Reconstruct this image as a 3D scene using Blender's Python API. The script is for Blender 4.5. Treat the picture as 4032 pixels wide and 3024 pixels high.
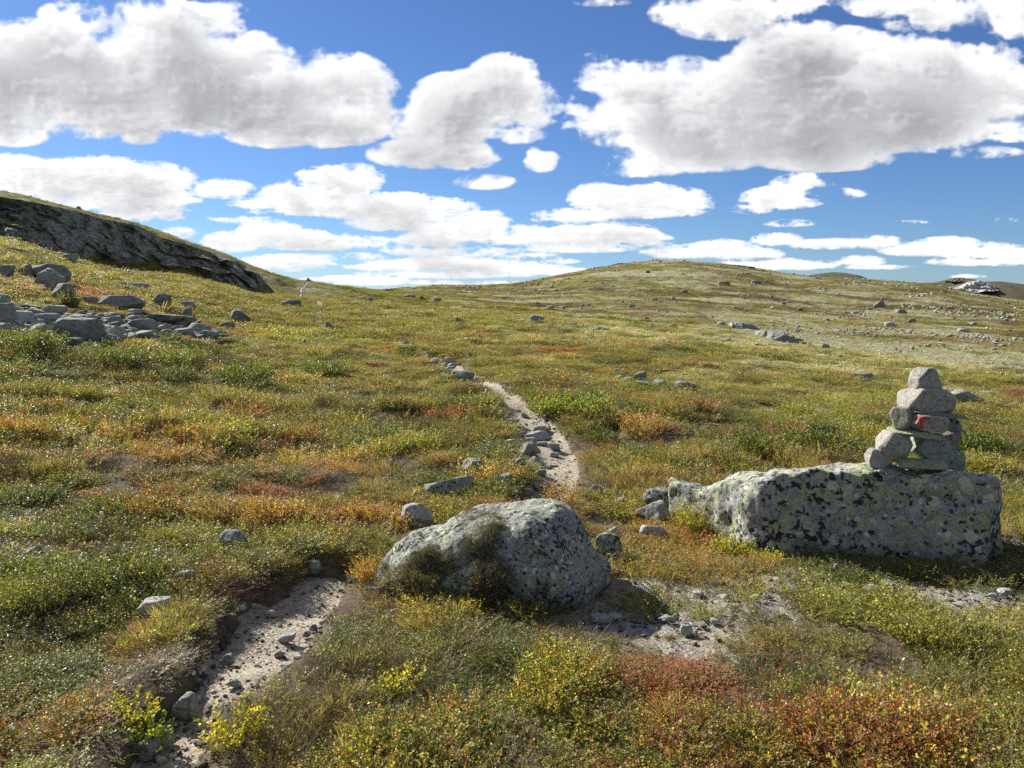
import bpy, bmesh, math, random
import numpy as np
from mathutils import Vector, Matrix
from mathutils.bvhtree import BVHTree
for o in list(bpy.data.objects): bpy.data.objects.remove(o)
SC = bpy.context.scene; COL = SC.collection
rad = math.radians
# ---------------------------------------------------------------- camera
FPX = 3028.0                                    # focal length in pixels of the 4032 px wide frame
PITCH = math.atan((1512 - 1180) / FPX)
EYE = 1.6
cam = bpy.data.cameras.new("camera"); cam_o = bpy.data.objects.new("camera", cam); COL.objects.link(cam_o)
cam.sensor_width = 36; cam.lens = 36 * FPX / 4032; cam.clip_end = 8000; cam.clip_start = .05
cam_o.location = (0, 0, EYE); cam_o.rotation_euler = (math.pi / 2 - PITCH, 0, 0)
SC.camera = cam_o
# ---------------------------------------------------------------- light
SUN_EL, SUN_AZ = rad(31), rad(-47)              # azimuth measured from +Y, negative = left
sun = bpy.data.lights.new("sun", 'SUN'); sun.energy = 5.0; sun.angle = rad(.53); sun.color = (1, .945, .86)
sun_o = bpy.data.objects.new("sun", sun); COL.objects.link(sun_o)
sdir = Vector((math.sin(SUN_AZ) * math.cos(SUN_EL), math.cos(SUN_AZ) * math.cos(SUN_EL), math.sin(SUN_EL)))
sun_o.rotation_euler = sdir.to_track_quat('Z', 'Y').to_euler(); sun_o.location = sdir * 50
SC.view_settings.view_transform = 'Standard'; SC.view_settings.look = 'None'
SC.view_settings.exposure = 1.02; SC.view_settings.gamma = 1
SC.render.engine = 'CYCLES'
SC.cycles.max_bounces = 5; SC.cycles.diffuse_bounces = 3; SC.cycles.glossy_bounces = 2; SC.cycles.transmission_bounces = 3
SC.cycles.use_denoising = False
SC.cycles.sample_clamp_indirect = 4
# ---------------------------------------------------------------- clouds (a small volume march in numpy, no files)
# every cloud is a cluster of lobes given as (azimuth px, height px, half width, half height, strength) on a 2212 px wide panorama strip
CLOUDS_BIG = [
 (50,150,120,80,1),(0,210,100,70,1),(150,170,110,80,1),(330,170,120,110,1),(250,250,150,50,.8),(430,190,120,95,1),(420,100,80,55,.7),(560,190,110,85,1),(560,120,45,40,.8),
 (660,210,110,95,1),(760,225,85,80,1),(640,290,130,30,.85),(300,275,60,35,.7),(200,40,90,40,.62),(320,25,70,50,.8),(440,60,70,45,.7),(345,75,50,24,.4),(30,290,50,22,.6),(700,150,60,40,.8),(795,250,30,38,.7),(430,262,70,26,.4),(120,80,60,30,.5),
 (1090,190,70,55,1),(1020,225,110,55,1),(1150,225,55,50,.9),(940,235,58,42,.9),(970,285,100,35,.8),(905,335,85,28,.9),(990,335,70,32,.9),
 (1110,292,45,16,.6),(1170,350,26,18,.8),(1160,335,16,12,.6),
 (1290,170,60,40,.6),(1260,250,42,50,.42),(1360,180,70,40,.55),(1340,250,80,45,.66),(1430,200,60,42,.55),(1290,290,50,30,.42),(1480,165,50,28,.5),
 (1500,255,140,60,1),(1620,220,130,75,1),(1720,150,110,80,1),(1700,240,160,80,1),(1820,170,120,80,1),(1900,190,130,85,1),(2010,165,100,75,1),(2090,190,110,80,1),(2180,210,90,55,1),
 (1850,270,180,60,1),(1700,320,180,42,.9),(1580,310,130,35,.8),(1430,310,140,32,.8),(1300,348,60,16,.6),(1480,352,120,22,.8),(1360,372,70,10,.6),(1770,345,120,25,.9),(1980,270,130,55,.9),(2190,275,70,30,.7),(2120,330,60,10,.2),
 (1480,30,60,28,.55),(1560,45,90,40,.8),(1640,20,90,30,.6),(1700,5,90,25,.6),(2080,40,110,34,.7),(2180,55,70,28,.65),(2000,50,60,20,.5),(1920,10,80,28,.6),(2190,15,80,30,.7),
 (530,10,45,16,.45),(590,8,28,20,.45),(1050,395,45,12,.5),(1300,5,40,8,.4)]
CLOUDS_SMALL = [
 (100,385,130,38,1),(20,370,90,35,.9),(210,380,110,40,1),(320,390,90,38,1),(250,430,140,35,1),(350,430,70,24,.8),(310,462,90,20,.8),(180,410,150,30,.9),(415,432,18,14,.5),
 (480,410,52,19,.9),(455,415,30,12,.7),(385,505,32,12,.8),
 (560,442,50,14,.8),(640,425,75,30,1),(720,400,85,38,1),(770,385,45,26,1),(700,450,110,20,.9),(850,445,110,28,1),(950,450,60,20,.9),(790,455,90,25,.9),(860,480,100,24,.9),(640,452,90,14,.7),
 (1240,470,70,16,.9),(1290,430,55,32,1),(1360,430,70,30,1),(1420,425,60,28,1),(1480,440,45,26,1),(1350,460,110,16,.9),
 (1690,430,80,26,1),(1730,408,50,28,1),(1625,452,38,10,.8),(1835,418,28,10,.7),(1705,483,40,8,.7),
 (1030,480,55,24,1),(980,505,85,24,1),(930,520,80,20,.9),(1060,510,40,20,.9),
 (500,525,50,20,1),(580,505,70,28,1),(640,520,90,24,1),(720,525,90,20,.9),(800,525,50,12,.6),(980,545,110,12,.7),(520,475,60,8,.6),
 (1130,510,60,20,.9),(1240,510,80,22,1),(1330,505,80,24,1),(1400,520,40,15,.8),(1250,535,120,14,.8),(1150,555,50,8,.6),
 (620,568,80,16,1),(560,572,50,10,.9),(670,560,50,10,.8),(780,556,40,9,.6),(640,582,60,7,.7),
 (880,575,100,13,1),(960,570,100,16,1),(1050,575,90,14,1),(1130,582,80,12,1),(1230,590,60,10,.9),(980,592,150,10,.8),(870,540,40,8,.6),(1200,565,40,6,.5),
 (800,608,70,10,1),(730,604,60,8,.9),(930,610,60,5,.7),(1060,612,80,5,.6),
 (1480,545,70,14,.9),(1560,540,60,18,1),(1610,550,60,14,.9),(1680,518,42,13,1),(1720,572,70,12,.9),(1640,575,90,10,.8),(1790,528,60,11,1),(1890,524,45,13,1),(1740,530,30,8,.8),
 (1860,564,40,10,.9),(1980,540,60,14,1),(2050,530,60,15,1),(2120,545,80,18,1),(2190,555,60,18,1),(2120,565,90,10,.9),(1960,480,34,4,.5),(2090,597,30,4,.6),(1900,578,60,5,.5),(2180,475,60,4,.25)]

def lattice(rng, sx, sy, sz, cell, warp_y=None):
    """smooth random lattice sampled on a regular grid (sx, sy, sz) with the given cell size"""
    def axis(n, c, coord=None):
        t = (np.arange(n) if coord is None else coord) / c
        i = np.floor(t).astype(int); f = t - i; f = f * f * (3 - 2 * f)
        return i - i.min(), f.astype(np.float32)
    iy, fy = axis(sy, cell[1], warp_y); ix, fx = axis(sx, cell[0]); iz, fz = axis(sz, cell[2])
    r = rng.random((iz.max() + 2, iy.max() + 2, ix.max() + 2), dtype=np.float32)
    r = r[iz] * (1 - fz)[:, None, None] + r[iz + 1] * fz[:, None, None]
    r = r[:, iy] * (1 - fy)[None, :, None] + r[:, iy + 1] * fy[None, :, None]
    return r[:, :, ix] * (1 - fx) + r[:, :, ix + 1] * fx

X0S, X1S, Z0S, Z1S = -0.86, 0.86, -0.02, 0.50
def cloud_image(scale=900):
    W = int((X1S - X0S) * scale); H = int((Z1S - Z0S) * scale); K = 22
    xs = X0S + (np.arange(W) + .5) / scale
    zs = Z1S - (np.arange(H) + .5) / scale                # row 0 = top
    dens_total = None
    f = 1661.0; cp, sp = math.cos(PITCH), math.sin(PITCH)
    out_a = np.zeros((H, W), np.float32); out_c = np.zeros((H, W), np.float32)
    for layer, (lobes, cs) in enumerate(((CLOUDS_SMALL, .42), (CLOUDS_BIG, 1.0))):
        rng = np.random.default_rng(11 + layer)
        base = 120 * cs * scale / 1000
        fb = np.zeros((K, H, W), np.float32); amp = .5; tot = 0
        # rows are stretched towards the horizon so that low clouds carry finer, flatter billows
        hh = np.linspace(0, 1, H)
        wy = np.arange(H) * (1 + .9 * hh) if layer == 0 else np.arange(H) * (1 + .15 * hh)
        kd = max(2.0, 9 * cs)
        for o in range(6):
            c = (max(base, 1.2), max(base * .75, 1.2), max(kd, 1.01))
            n = lattice(rng, W, H, K, c, wy)
            bill = 1 - np.abs(2 * n - 1) if o < 4 else n
            fb += amp * (bill * .6 + n * .4); tot += amp
            base *= .5; kd *= .6; amp *= (.60 if layer else .58)
        m, sd = fb[::4, ::4, ::4].mean(), fb[::4, ::4, ::4].std()
        fb = (fb - m) / sd * (.23 if layer else .21) + .5                    # 0..1-ish with real contrast
        shape = np.zeros((H, W), np.float32)
        for (cx, cy, rx, ry, s) in lobes:
            xc = (cx - 1106) / f; yc = (829.5 - cy) / f
            dy = cp + yc * sp; X = xc / dy; Z = (-sp + yc * cp) / dy
            small = rx * ry < 1600
            if small: s = s * .78; rx *= 1.2; ry *= 1.2
            rx_, ry_ = rx / f / dy * (.95 if layer else .86), ry / f / dy * (.95 if layer else .80)
            i0 = np.searchsorted(-zs, -(Z + 1.7 * ry_)); i1 = np.searchsorted(-zs, -(Z - 1.7 * ry_))
            j0 = np.searchsorted(xs, X - 1.7 * rx_); j1 = np.searchsorted(xs, X + 1.7 * rx_)
            if i1 <= i0 or j1 <= j0: continue
            zz = (zs[i0:i1, None] - Z) / ry_; xx = (xs[None, j0:j1] - X) / rx_
            zz = np.where(zz < 0, zz * 1.25, zz)            # flatter bases
            g = np.clip(1 - (xx * xx + zz * zz) / 2.2, 0, 1) * s * (1.25 if s > .85 else 1)
            sub = shape[i0:i1, j0:j1]
            shape[i0:i1, j0:j1] = np.maximum(sub, g) + .22 * np.minimum(sub, g)
        shape = np.minimum(shape, 1.25)
        kk = (np.arange(K) - K / 2 + .5) / (K / 2)
        dens = np.empty((K, H, W), np.float32)
        for k in range(K):
            env = shape * (1 - .65 * kk[k] ** 2)
            dens[k] = np.clip((env * .92 - (1 - fb[k]) * 2.05 + .38) * 3.2, 0, 1) * np.clip(shape * 6, 0, 1)
            if layer == 1: dens[k] += np.clip((env - (1 - fb[k]) * 1.7 + .34) * .9, 0, .12) * np.clip(shape * 4, 0, 1)
        grad = np.zeros_like(dens); d1 = max(2, int(5 * cs))
        grad[:-1, d1:, d1:] = dens[:-1, d1:, d1:] - .5 * (dens[:-1, :-d1, :-d1] + dens[1:, :-d1, :-d1])
        d2 = d1 * 3
        grad[:-2, d2:, d2:] += .8 * (dens[:-2, d2:, d2:] - dens[2:, :-d2, :-d2])
        del fb
        # light comes from the upper left and behind the clouds: running optical depth, row by row
        tau = np.zeros_like(dens); T = np.zeros((K, W), np.float32)
        st = 1.0 * (scale / 1000)
        for r in range(H):
            sh = np.roll(T, 1, axis=1); sh[:, 0] = 0
            sh[:-1] = sh[:-1] * .80 + sh[1:] * .20
            sh = (sh * .9 + .05 * (np.roll(sh, 2, axis=1) + np.roll(sh, -2, axis=1)))
            T = sh * .990 + dens[:, r] / st
            tau[:, r] = T
        kx = .0125 / (cs ** .8)
        trans = np.exp(-tau * kx) * .62 + np.exp(-tau * kx * .22) * .38
        up = np.cumsum(dens[:, ::-1], axis=1)[:, ::-1] * (kx * .35)     # light from below and the sides
        amb = .26 * np.exp(-up * .9) + .17
        lum = (trans * .95 + amb) * (1 + .22 * np.clip(grad, -1, 1))
        step = .55 if layer == 1 else .5
        A = np.zeros((H, W), np.float32); C = np.zeros((H, W), np.float32)
        for k in range(K):
            a = 1 - np.exp(-dens[k] * step)
            C += (1 - A) * a * lum[k]; A += (1 - A) * a
        thick = dens.sum(0)
        pad_ = int(9 * cs) + 2; kb = np.ones(2 * pad_ + 1) / (2 * pad_ + 1); tb = np.apply_along_axis(lambda q: np.convolve(q, kb, 'same'), 1, thick); tb = np.apply_along_axis(lambda q: np.convolve(q, kb, 'same'), 0, tb); tb = np.apply_along_axis(lambda q: np.convolve(q, kb, 'same'), 1, tb); tb = np.apply_along_axis(lambda q: np.convolve(q, kb, 'same'), 0, tb)
        core = 1 - np.exp(-np.clip(tb - 3.0, 0, None) * (.16 if layer == 1 else .10))
        soft = lattice(rng, W, H, 2, (70 * cs * scale / 1000 + 6, 34 * cs * scale / 1000 + 4, 9))[0] + .35 * lattice(rng, W, H, 2, (30 * cs + 4, 18 * cs + 3, 9))[0] - .68
        C *= 1 - .22 * soft * np.clip(thick / 4, 0, 1)
        C *= 1 - core ** 1.5 * (.40 if layer == 1 else .24)
        out_c = out_c * (1 - A) + C; out_a = out_a * (1 - A) + A
        del dens, tau, trans, up, lum, grad
    lum = out_c / np.maximum(out_a, 1e-4)
    lum = np.clip((lum - .34) / .98, .02, 1.2) ** .62
    return lum[::-1].copy(), out_a[::-1].copy(), W, H          # bottom row first
# ---------------------------------------------------------------- world: Nishita sky + cloud field
world = bpy.data.worlds.new("World"); SC.world = world; world.use_nodes = True
nt = world.node_tree; N = nt.nodes; L = nt.links; N.clear()
sky = N.new('ShaderNodeTexSky'); sky.sky_type = 'NISHITA'; sky.sun_disc = False
sky.sun_elevation = SUN_EL; sky.sun_rotation = SUN_AZ; sky.altitude = 1200; sky.air_density = 1.0; sky.dust_density = .35; sky.ozone_density = 2.2
def wmath(op, a, b=None, c=None):
    n = N.new('ShaderNodeMath'); n.operation = op
    for i, v in enumerate((a, b, c)):
        if v is None: continue
        if isinstance(v, (int, float)): n.inputs[i].default_value = v
        else: L.new(v, n.inputs[i])
    return n.outputs[0]
lum, alpha, CW, CH = cloud_image()
img = bpy.data.images.new("cloud_field", CW, CH, alpha=True, float_buffer=True); img.colorspace_settings.name = 'Non-Color'
px = np.zeros((CH, CW, 4), np.float32); px[..., 0] = lum; px[..., 1] = alpha; px[..., 3] = 1
edge = np.zeros((CH, CW), np.float32); edge[1:-1, 1:-1] = 1; px[..., 1] *= edge
img.pixels.foreach_set(px.ravel()); img.update(); img.pack()
tc = N.new('ShaderNodeTexCoord'); sp = N.new('ShaderNodeSeparateXYZ'); L.new(tc.outputs['Generated'], sp.inputs[0])
yy = wmath('MAXIMUM', sp.outputs[1], 1e-3)
u = wmath('MULTIPLY', wmath('SUBTRACT', wmath('DIVIDE', sp.outputs[0], yy), X0S), 1 / (X1S - X0S))
v = wmath('MULTIPLY', wmath('SUBTRACT', wmath('DIVIDE', sp.outputs[2], yy), Z0S), 1 / (Z1S - Z0S))
cb = N.new('ShaderNodeCombineXYZ'); L.new(u, cb.inputs[0]); L.new(v, cb.inputs[1])
ti = N.new('ShaderNodeTexImage'); ti.image = img; ti.extension = 'CLIP'; ti.interpolation = 'Cubic'; L.new(cb.outputs[0], ti.inputs[0])
s2 = N.new('ShaderNodeSeparateColor'); L.new(ti.outputs[0], s2.inputs[0])
af = wmath('MULTIPLY', s2.outputs[1], wmath('GREATER_THAN', sp.outputs[1], .01))
gain = N.new('ShaderNodeMix'); gain.data_type = 'RGBA'; gain.blend_type = 'MULTIPLY'; gain.inputs[0].default_value = 1
gain.inputs['A'].default_value = (1, 1, 1, 1)
SKY_TINT = (.47, .64, .90, 1)
L.new(sky.outputs[0], gain.inputs['A']); gain.inputs['B'].default_value = SKY_TINT
CLOUD_GAIN = 9.3
cc = N.new('ShaderNodeMix'); cc.data_type = 'RGBA'; cc.clamp_factor = True       # shaded parts bluish grey, lit parts warm white
L.new(s2.outputs[0], cc.inputs['Factor']); cc.inputs['A'].default_value = (.93, .97, 1.06, 1); cc.inputs['B'].default_value = (1.0, .995, .985, 1)
cm = N.new('ShaderNodeVectorMath'); cm.operation = 'SCALE'; L.new(cc.outputs['Result'], cm.inputs[0]); L.new(wmath('MULTIPLY', s2.outputs[0], CLOUD_GAIN), cm.inputs['Scale'])
mx = N.new('ShaderNodeMix'); mx.data_type = 'RGBA'; L.new(af, mx.inputs['Factor']); L.new(gain.outputs['Result'], mx.inputs['A']); L.new(cm.outputs[0], mx.inputs['B'])
# broken cumulus over the rest of the sky, beside and behind the viewer
nz = N.new('ShaderNodeTexNoise'); nz.inputs['Scale'].default_value = 3.2; nz.inputs['Detail'].default_value = 7; nz.inputs['Roughness'].default_value = .58
mp = N.new('ShaderNodeMapping'); mp.inputs['Scale'].default_value = (1, 1, 2.6); L.new(tc.outputs['Generated'], mp.inputs[0]); L.new(mp.outputs[0], nz.inputs['Vector'])
mr = N.new('ShaderNodeMapRange'); mr.interpolation_type = 'SMOOTHSTEP'; L.new(nz.outputs[0], mr.inputs[0]); mr.inputs[1].default_value = .47; mr.inputs[2].default_value = .56
def band(v, a, b):
    m = N.new('ShaderNodeMapRange'); m.interpolation_type = 'SMOOTHSTEP'; L.new(v, m.inputs[0]); m.inputs[1].default_value = a; m.inputs[2].default_value = b; return m.outputs[0]
inside = wmath('MULTIPLY', wmath('MULTIPLY', band(wmath('ABSOLUTE', wmath('SUBTRACT', u, .5)), .56, .50), band(v, 1.25, 1.02)), band(sp.outputs[1], .0, .15))
oth = wmath('MULTIPLY', wmath('MULTIPLY', mr.outputs[0], wmath('SUBTRACT', 1.0, inside)), band(sp.outputs[2], .0, .04))
mx2 = N.new('ShaderNodeMix'); mx2.data_type = 'RGBA'; L.new(oth, mx2.inputs['Factor']); L.new(mx.outputs['Result'], mx2.inputs['A']); mx2.inputs['B'].default_value = (3.6, 3.5, 3.5, 1)
mx = mx2
bg = N.new('ShaderNodeBackground'); bg.inputs[1].default_value = .060; L.new(mx.outputs['Result'], bg.inputs[0])
wo = N.new('ShaderNodeOutputWorld'); L.new(bg.outputs[0], wo.inputs[0])
world.cycles.sampling_method = 'MANUAL'; world.cycles.sample_map_resolution = 512
# ---------------------------------------------------------------- noise
def _h3(i, j, k, s):
    h = (i.astype(np.int64) * 374761393 + j.astype(np.int64) * 668265263 + k.astype(np.int64) * 2147483647 + s * 1274126177) & 0xffffffff
    h = ((h ^ (h >> 13)) * 1274126177) & 0xffffffff
    return ((h ^ (h >> 16)) & 0xffff).astype(np.float64) / 65535.0
def vnoise2(x, y, s=0):
    i = np.floor(x); j = np.floor(y); fx = x - i; fy = y - j
    fx = fx * fx * (3 - 2 * fx); fy = fy * fy * (3 - 2 * fy); z = np.zeros_like(i)
    a = _h3(i, j, z, s); b = _h3(i + 1, j, z, s); c = _h3(i, j + 1, z, s); d = _h3(i + 1, j + 1, z, s)
    return (a * (1 - fx) + b * fx) * (1 - fy) + (c * (1 - fx) + d * fx) * fy
def fbm2(x, y, o=4, s=0, g=.5):
    r = 0; a = 1; t = 0
    for q in range(o):
        r = r + a * vnoise2(x * 2 ** q + 17.3 * q, y * 2 ** q - 9.1 * q, s + q); t += a; a *= g
    return r / t                                                    # 0..1
def vnoise3(p, s=0):
    i = np.floor(p); f = p - i; f = f * f * (3 - 2 * f); r = 0
    for dx in (0, 1):
        for dy in (0, 1):
            for dz in (0, 1):
                w = (f[:, 0] if dx else 1 - f[:, 0]) * (f[:, 1] if dy else 1 - f[:, 1]) * (f[:, 2] if dz else 1 - f[:, 2])
                r = r + w * _h3(i[:, 0] + dx, i[:, 1] + dy, i[:, 2] + dz, s)
    return r
def fbm3(p, o=4, s=0, g=.5):
    r = 0; a = 1; t = 0
    for q in range(o): r = r + a * (vnoise3(p * 2 ** q + 5.7 * q, s + q) - .5); t += a; a *= g
    return r / t                                                    # -.5...5
def sstep(a, b, x):
    t = np.clip((x - a) / (b - a), 0, 1); return t * t * (3 - 2 * t)
# ---------------------------------------------------------------- survey of the slope
CP, SP = math.cos(PITCH), math.sin(PITCH)
def tanv(sy):                                    # height over distance of the sight line at frame row sy (middle column)
    yc = (1512 - sy) / FPX; return (-SP + yc * CP) / (CP + yc * SP)
def zat(Y, sy): return EYE + Y * tanv(sy)
def ray(sx, sy):
    xc = (sx - 2016) / FPX; yc = (1512 - sy) / FPX
    return np.array([xc, CP + yc * SP, -SP + yc * CP])
def at_depth(sx, sy, Y):                         # the point on the sight line at distance Y
    d = ray(sx, sy); return np.array([0, 0, EYE]) + d * (Y / d[1])
def project(x, y, z):
    xc = x; zc = z - EYE; dep = y * CP - zc * SP; up = y * SP + zc * CP
    dep = np.maximum(dep, .05); return 2016 + FPX * xc / dep, 1512 - FPX * up / dep
# column: frame x : near heights at 8,14,30 m, then (distance, frame row) of foot of crag, top of crag, crest, dip, foot, mid, skyline of the far hill
COLS = [
 (-1500, .45, 1.6, 5.0, (50, 800), (54, 640), (80, 560), (110, 570), (180, 585), (300, 600), (500, 640)),
 (0,   .25, .95, 3.0, (55, 932), (58, 812), (75, 752), (100, 760), (180, 775), (300, 790), (500, 830)),
 (127, .22, .85, 2.6, (56, 966), (59, 830), (75, 772), (100, 780), (180, 795), (300, 810), (500, 850)),
 (304, .17, .72, 2.05, (58, 1018), (61, 858), (76, 821), (100, 828), (180, 840), (300, 860), (500, 890)),
 (443, .15, .64, 1.75, (60, 1054), (63, 900), (77, 853), (100, 860), (180, 875), (300, 890), (500, 920)),
 (595, .12, .50, 1.4, (62, 1075), (65, 932), (78, 892), (100, 900), (180, 912), (300, 925), (500, 950)),
 (760, .09, .35, 1.0, (64, 1092), (67, 998), (79, 954), (100, 962), (180, 975), (300, 985), (500, 1000)),
 (886, .06, .24, .75, (66, 1118), (68.5, 1042), (80, 993), (100, 1000), (180, 1010), (300, 1020), (500, 1030)),
 (1013, .04, .14, .5, (68, 1160), (70.5, 1092), (82, 1055), (100, 1062), (180, 1070), (300, 1080), (500, 1090)),
 (1076, .03, .10, .42, (70, 1158), (73, 1110), (84, 1077), (102, 1082), (180, 1090), (300, 1100), (500, 1110)),
 (1184, .02, .05, .33, (70, 1160), (77, 1130), (88, 1107), (106, 1110), (180, 1118), (300, 1125), (500, 1130)),
 (1266, .01, .03, .30, (70, 1165), (79, 1134), (92, 1113), (110, 1116), (180, 1124), (300, 1128), (500, 1134)),
 (1420, .0, .01, .25, (70, 1180), (86, 1155), (105, 1136), (125, 1140), (180, 1145), (300, 1147), (500, 1150)),
 (1530, .0, .0, .22, (72, 1190), (92, 1165), (118, 1149), (140, 1153), (190, 1155), (300, 1152), (450, 1150)),
 (1650, .0, .0, .18, (75, 1200), (95, 1178), (116, 1166), (140, 1172), (190, 1164), (300, 1145), (450, 1131)),
 (1800, .0, .0, .12, (75, 1212), (90, 1196), (108, 1187), (130, 1196), (185, 1182), (300, 1150), (460, 1125)),
 (2016, .0, -.02, .0, (68, 1232), (84, 1217), (98, 1209), (125, 1228), (175, 1208), (300, 1160), (480, 1119)),
 (2303, .0, -.05, -.1, (62, 1262), (76, 1246), (88, 1236), (118, 1275), (165, 1238), (300, 1140), (520, 1061)),
 (2441, .0, -.06, -.15, (58, 1280), (72, 1262), (84, 1250), (112, 1300), (158, 1252), (295, 1145), (530, 1035)),
 (2643, -.01, -.08, -.28, (52, 1315), (66, 1290), (76, 1276), (104, 1340), (148, 1276), (285, 1160), (540, 1020)),
 (2919, -.02, -.12, -.48, (46, 1365), (57, 1330), (66, 1312), (92, 1395), (135, 1315), (275, 1185), (545, 1043)),
 (3176, -.04, -.17, -.65, (42, 1410), (51, 1374), (58, 1350), (84, 1440), (125, 1352), (265, 1215), (560, 1089)),
 (3396, -.06, -.22, -.85, (38, 1450), (46, 1412), (52, 1388), (76, 1490), (116, 1390), (255, 1235), (600, 1101)),
 (3560, -.08, -.26, -1.0, (37, 1470), (43, 1432), (49, 1408), (72, 1510), (111, 1410), (250, 1245), (620, 1111)),
 (3700, -.09, -.30, -1.1, (36, 1490), (41, 1452), (46, 1426), (68, 1530), (106, 1428), (245, 1258), (620, 1136)),
 (3860, -.10, -.34, -1.2, (35, 1510), (39, 1471), (44, 1444), (65, 1545), (101, 1446), (240, 1268), (620, 1160)),
 (4032, -.12, -.40, -1.35, (34.5, 1530), (38, 1490), (42, 1462), (62, 1560), (97, 1464), (235, 1280), (620, 1185)),
 (5600, -.22, -.70, -1.9, (33, 1580), (36, 1540), (39, 1510), (58, 1600), (90, 1505), (225, 1330), (620, 1220))]
_t = np.array([(c[0] - 2016) / FPX for c in COLS])
_KY, _KZ = [], []
for c in COLS:
    ky = [.05, 5.0, 8, 14, 30]; kz = [0, 0, c[1], c[2], c[3]]
    for (Y, sy) in c[4:]: ky.append(Y); kz.append(zat(Y, sy))
    ky += [ky[-1] * 1.6, 3000]; kz += [kz[-1] - 4, kz[-1] - 60]
    _KY.append(ky); _KZ.append(kz)
_KY = np.log(np.array(_KY)); _KZ = np.array(_KZ)
NT, NY = 701, 620
TG = np.linspace(-1.6, 1.6, NT); LG = np.linspace(math.log(.5), math.log(2900), NY)
_tab = np.zeros((NT, NY))
for a, t in enumerate(TG):
    ky = np.array([np.interp(t, _t, _KY[:, k]) for k in range(_KY.shape[1])]); kz = np.array([np.interp(t, _t, _KZ[:, k]) for k in range(_KZ.shape[1])])
    _tab[a] = np.interp(LG, ky, kz)
def _blur(a, r, ax):
    k = np.exp(-.5 * (np.arange(-3 * r, 3 * r + 1) / r) ** 2); k /= k.sum()
    p = np.pad(a, [(3 * r, 3 * r) if i == ax else (0, 0) for i in range(2)], 'edge')
    return np.apply_along_axis(lambda v: np.convolve(v, k, 'valid'), ax, p)
_tab = _blur(_blur(_tab, 4, 0), 2, 1)
def base_h(x, y):
    yv = np.maximum(y, .5); t = np.clip(x / yv, -1.6, 1.6)
    a = (t + 1.6) / 3.2 * (NT - 1); b = np.clip((np.log(yv) - LG[0]) / (LG[-1] - LG[0]), 0, 1) * (NY - 1)
    i = np.clip(a.astype(int), 0, NT - 2); j = np.clip(b.astype(int), 0, NY - 2); fa = a - i; fb = b - j
    return (_tab[i, j] * (1 - fa) + _tab[i + 1, j] * fa) * (1 - fb) + (_tab[i, j + 1] * (1 - fa) + _tab[i + 1, j + 1] * fa) * fb
# ---------------------------------------------------------------- the footpath, surveyed by its two edges
PATH_A = [(1760, 250, 360), (1659, 335, 400), (1583, 362, 425), (1531, 415, 520), (1479, 440, 605), (1427, 465, 640), (1375, 498, 668), (1323, 535, 694), (1271, 615, 735), (1250, 650, 742), (1236, 680, 748)]
PATH_B = [(1100, 1100, 1180), (1075, 1140, 1215), (1050, 1155, 1245), (1025, 1170, 1258), (1000, 1172, 1262), (970, 1160, 1250), (940, 1120, 1215), (912, 1098, 1172), (890, 1083, 1130), (870, 1060, 1103), (850, 1030, 1068), (830, 1003, 1040), (812, 984, 1022), (795, 955, 990), (776, 925, 955), (762, 900, 925), (748, 866, 890), (737, 800, 825), (728, 735, 755), (716, 712, 730), (706, 700, 718), (697, 676, 700), (686, 677, 694), (675, 683, 694), (660, 687, 697), (650, 660, 672), (643, 641, 650), (630, 645, 656), (621, 655, 663), (613, 660, 668)]
def hit_base(sx, sy, hf=None):
    hf = hf or base_h
    d = ray(sx, sy); Ys = np.exp(np.linspace(math.log(1.2), math.log(1500), 1500)); P = np.array([0, 0, EYE]) + d * (Ys / d[1])[:, None]
    g = P[:, 2] - hf(P[:, 0], P[:, 1]); k = np.argmax(g < 0)
    if g[k] >= 0: k = int(np.argmin(g[:1200]))
    k = max(k, 1); w = g[k - 1] / max(g[k - 1] - g[k], 1e-9) if g[k] < 0 else 1
    return P[k - 1] * (1 - w) + P[k] * w
def path_line(rows):
    pts = []
    for (y, a, b) in rows:
        A = hit_base(a * 4032 / 2212, y * 4032 / 2212); B = hit_base(b * 4032 / 2212, y * 4032 / 2212)
        pts.append([(A[0] + B[0]) / 2, (A[1] + B[1]) / 2, max(.12, min(.30, np.hypot(*(B - A)[:2]) / 2 * (1.15 if A[1] < 8 else 1))) * (.38 if A[1] > 55 else .7 if A[1] > 18 else 1)])
    pts = np.array(pts); d = np.r_[0, np.cumsum(np.hypot(*np.diff(pts[:, :2], axis=0).T))]
    n = max(12, int(d[-1] / .06)); n = min(n, 700); q = np.linspace(0, d[-1], n)
    out = np.stack([np.interp(q, d, pts[:, k]) for k in range(3)], 1)
    w = max(1, int(n * .012)); ker = np.ones(2 * w + 1) / (2 * w + 1)
    return np.stack([np.convolve(np.pad(out[:, k], w, 'edge'), ker, 'valid') for k in range(3)], 1)
PATHS = [path_line(PATH_A), path_line(PATH_B)]
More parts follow.
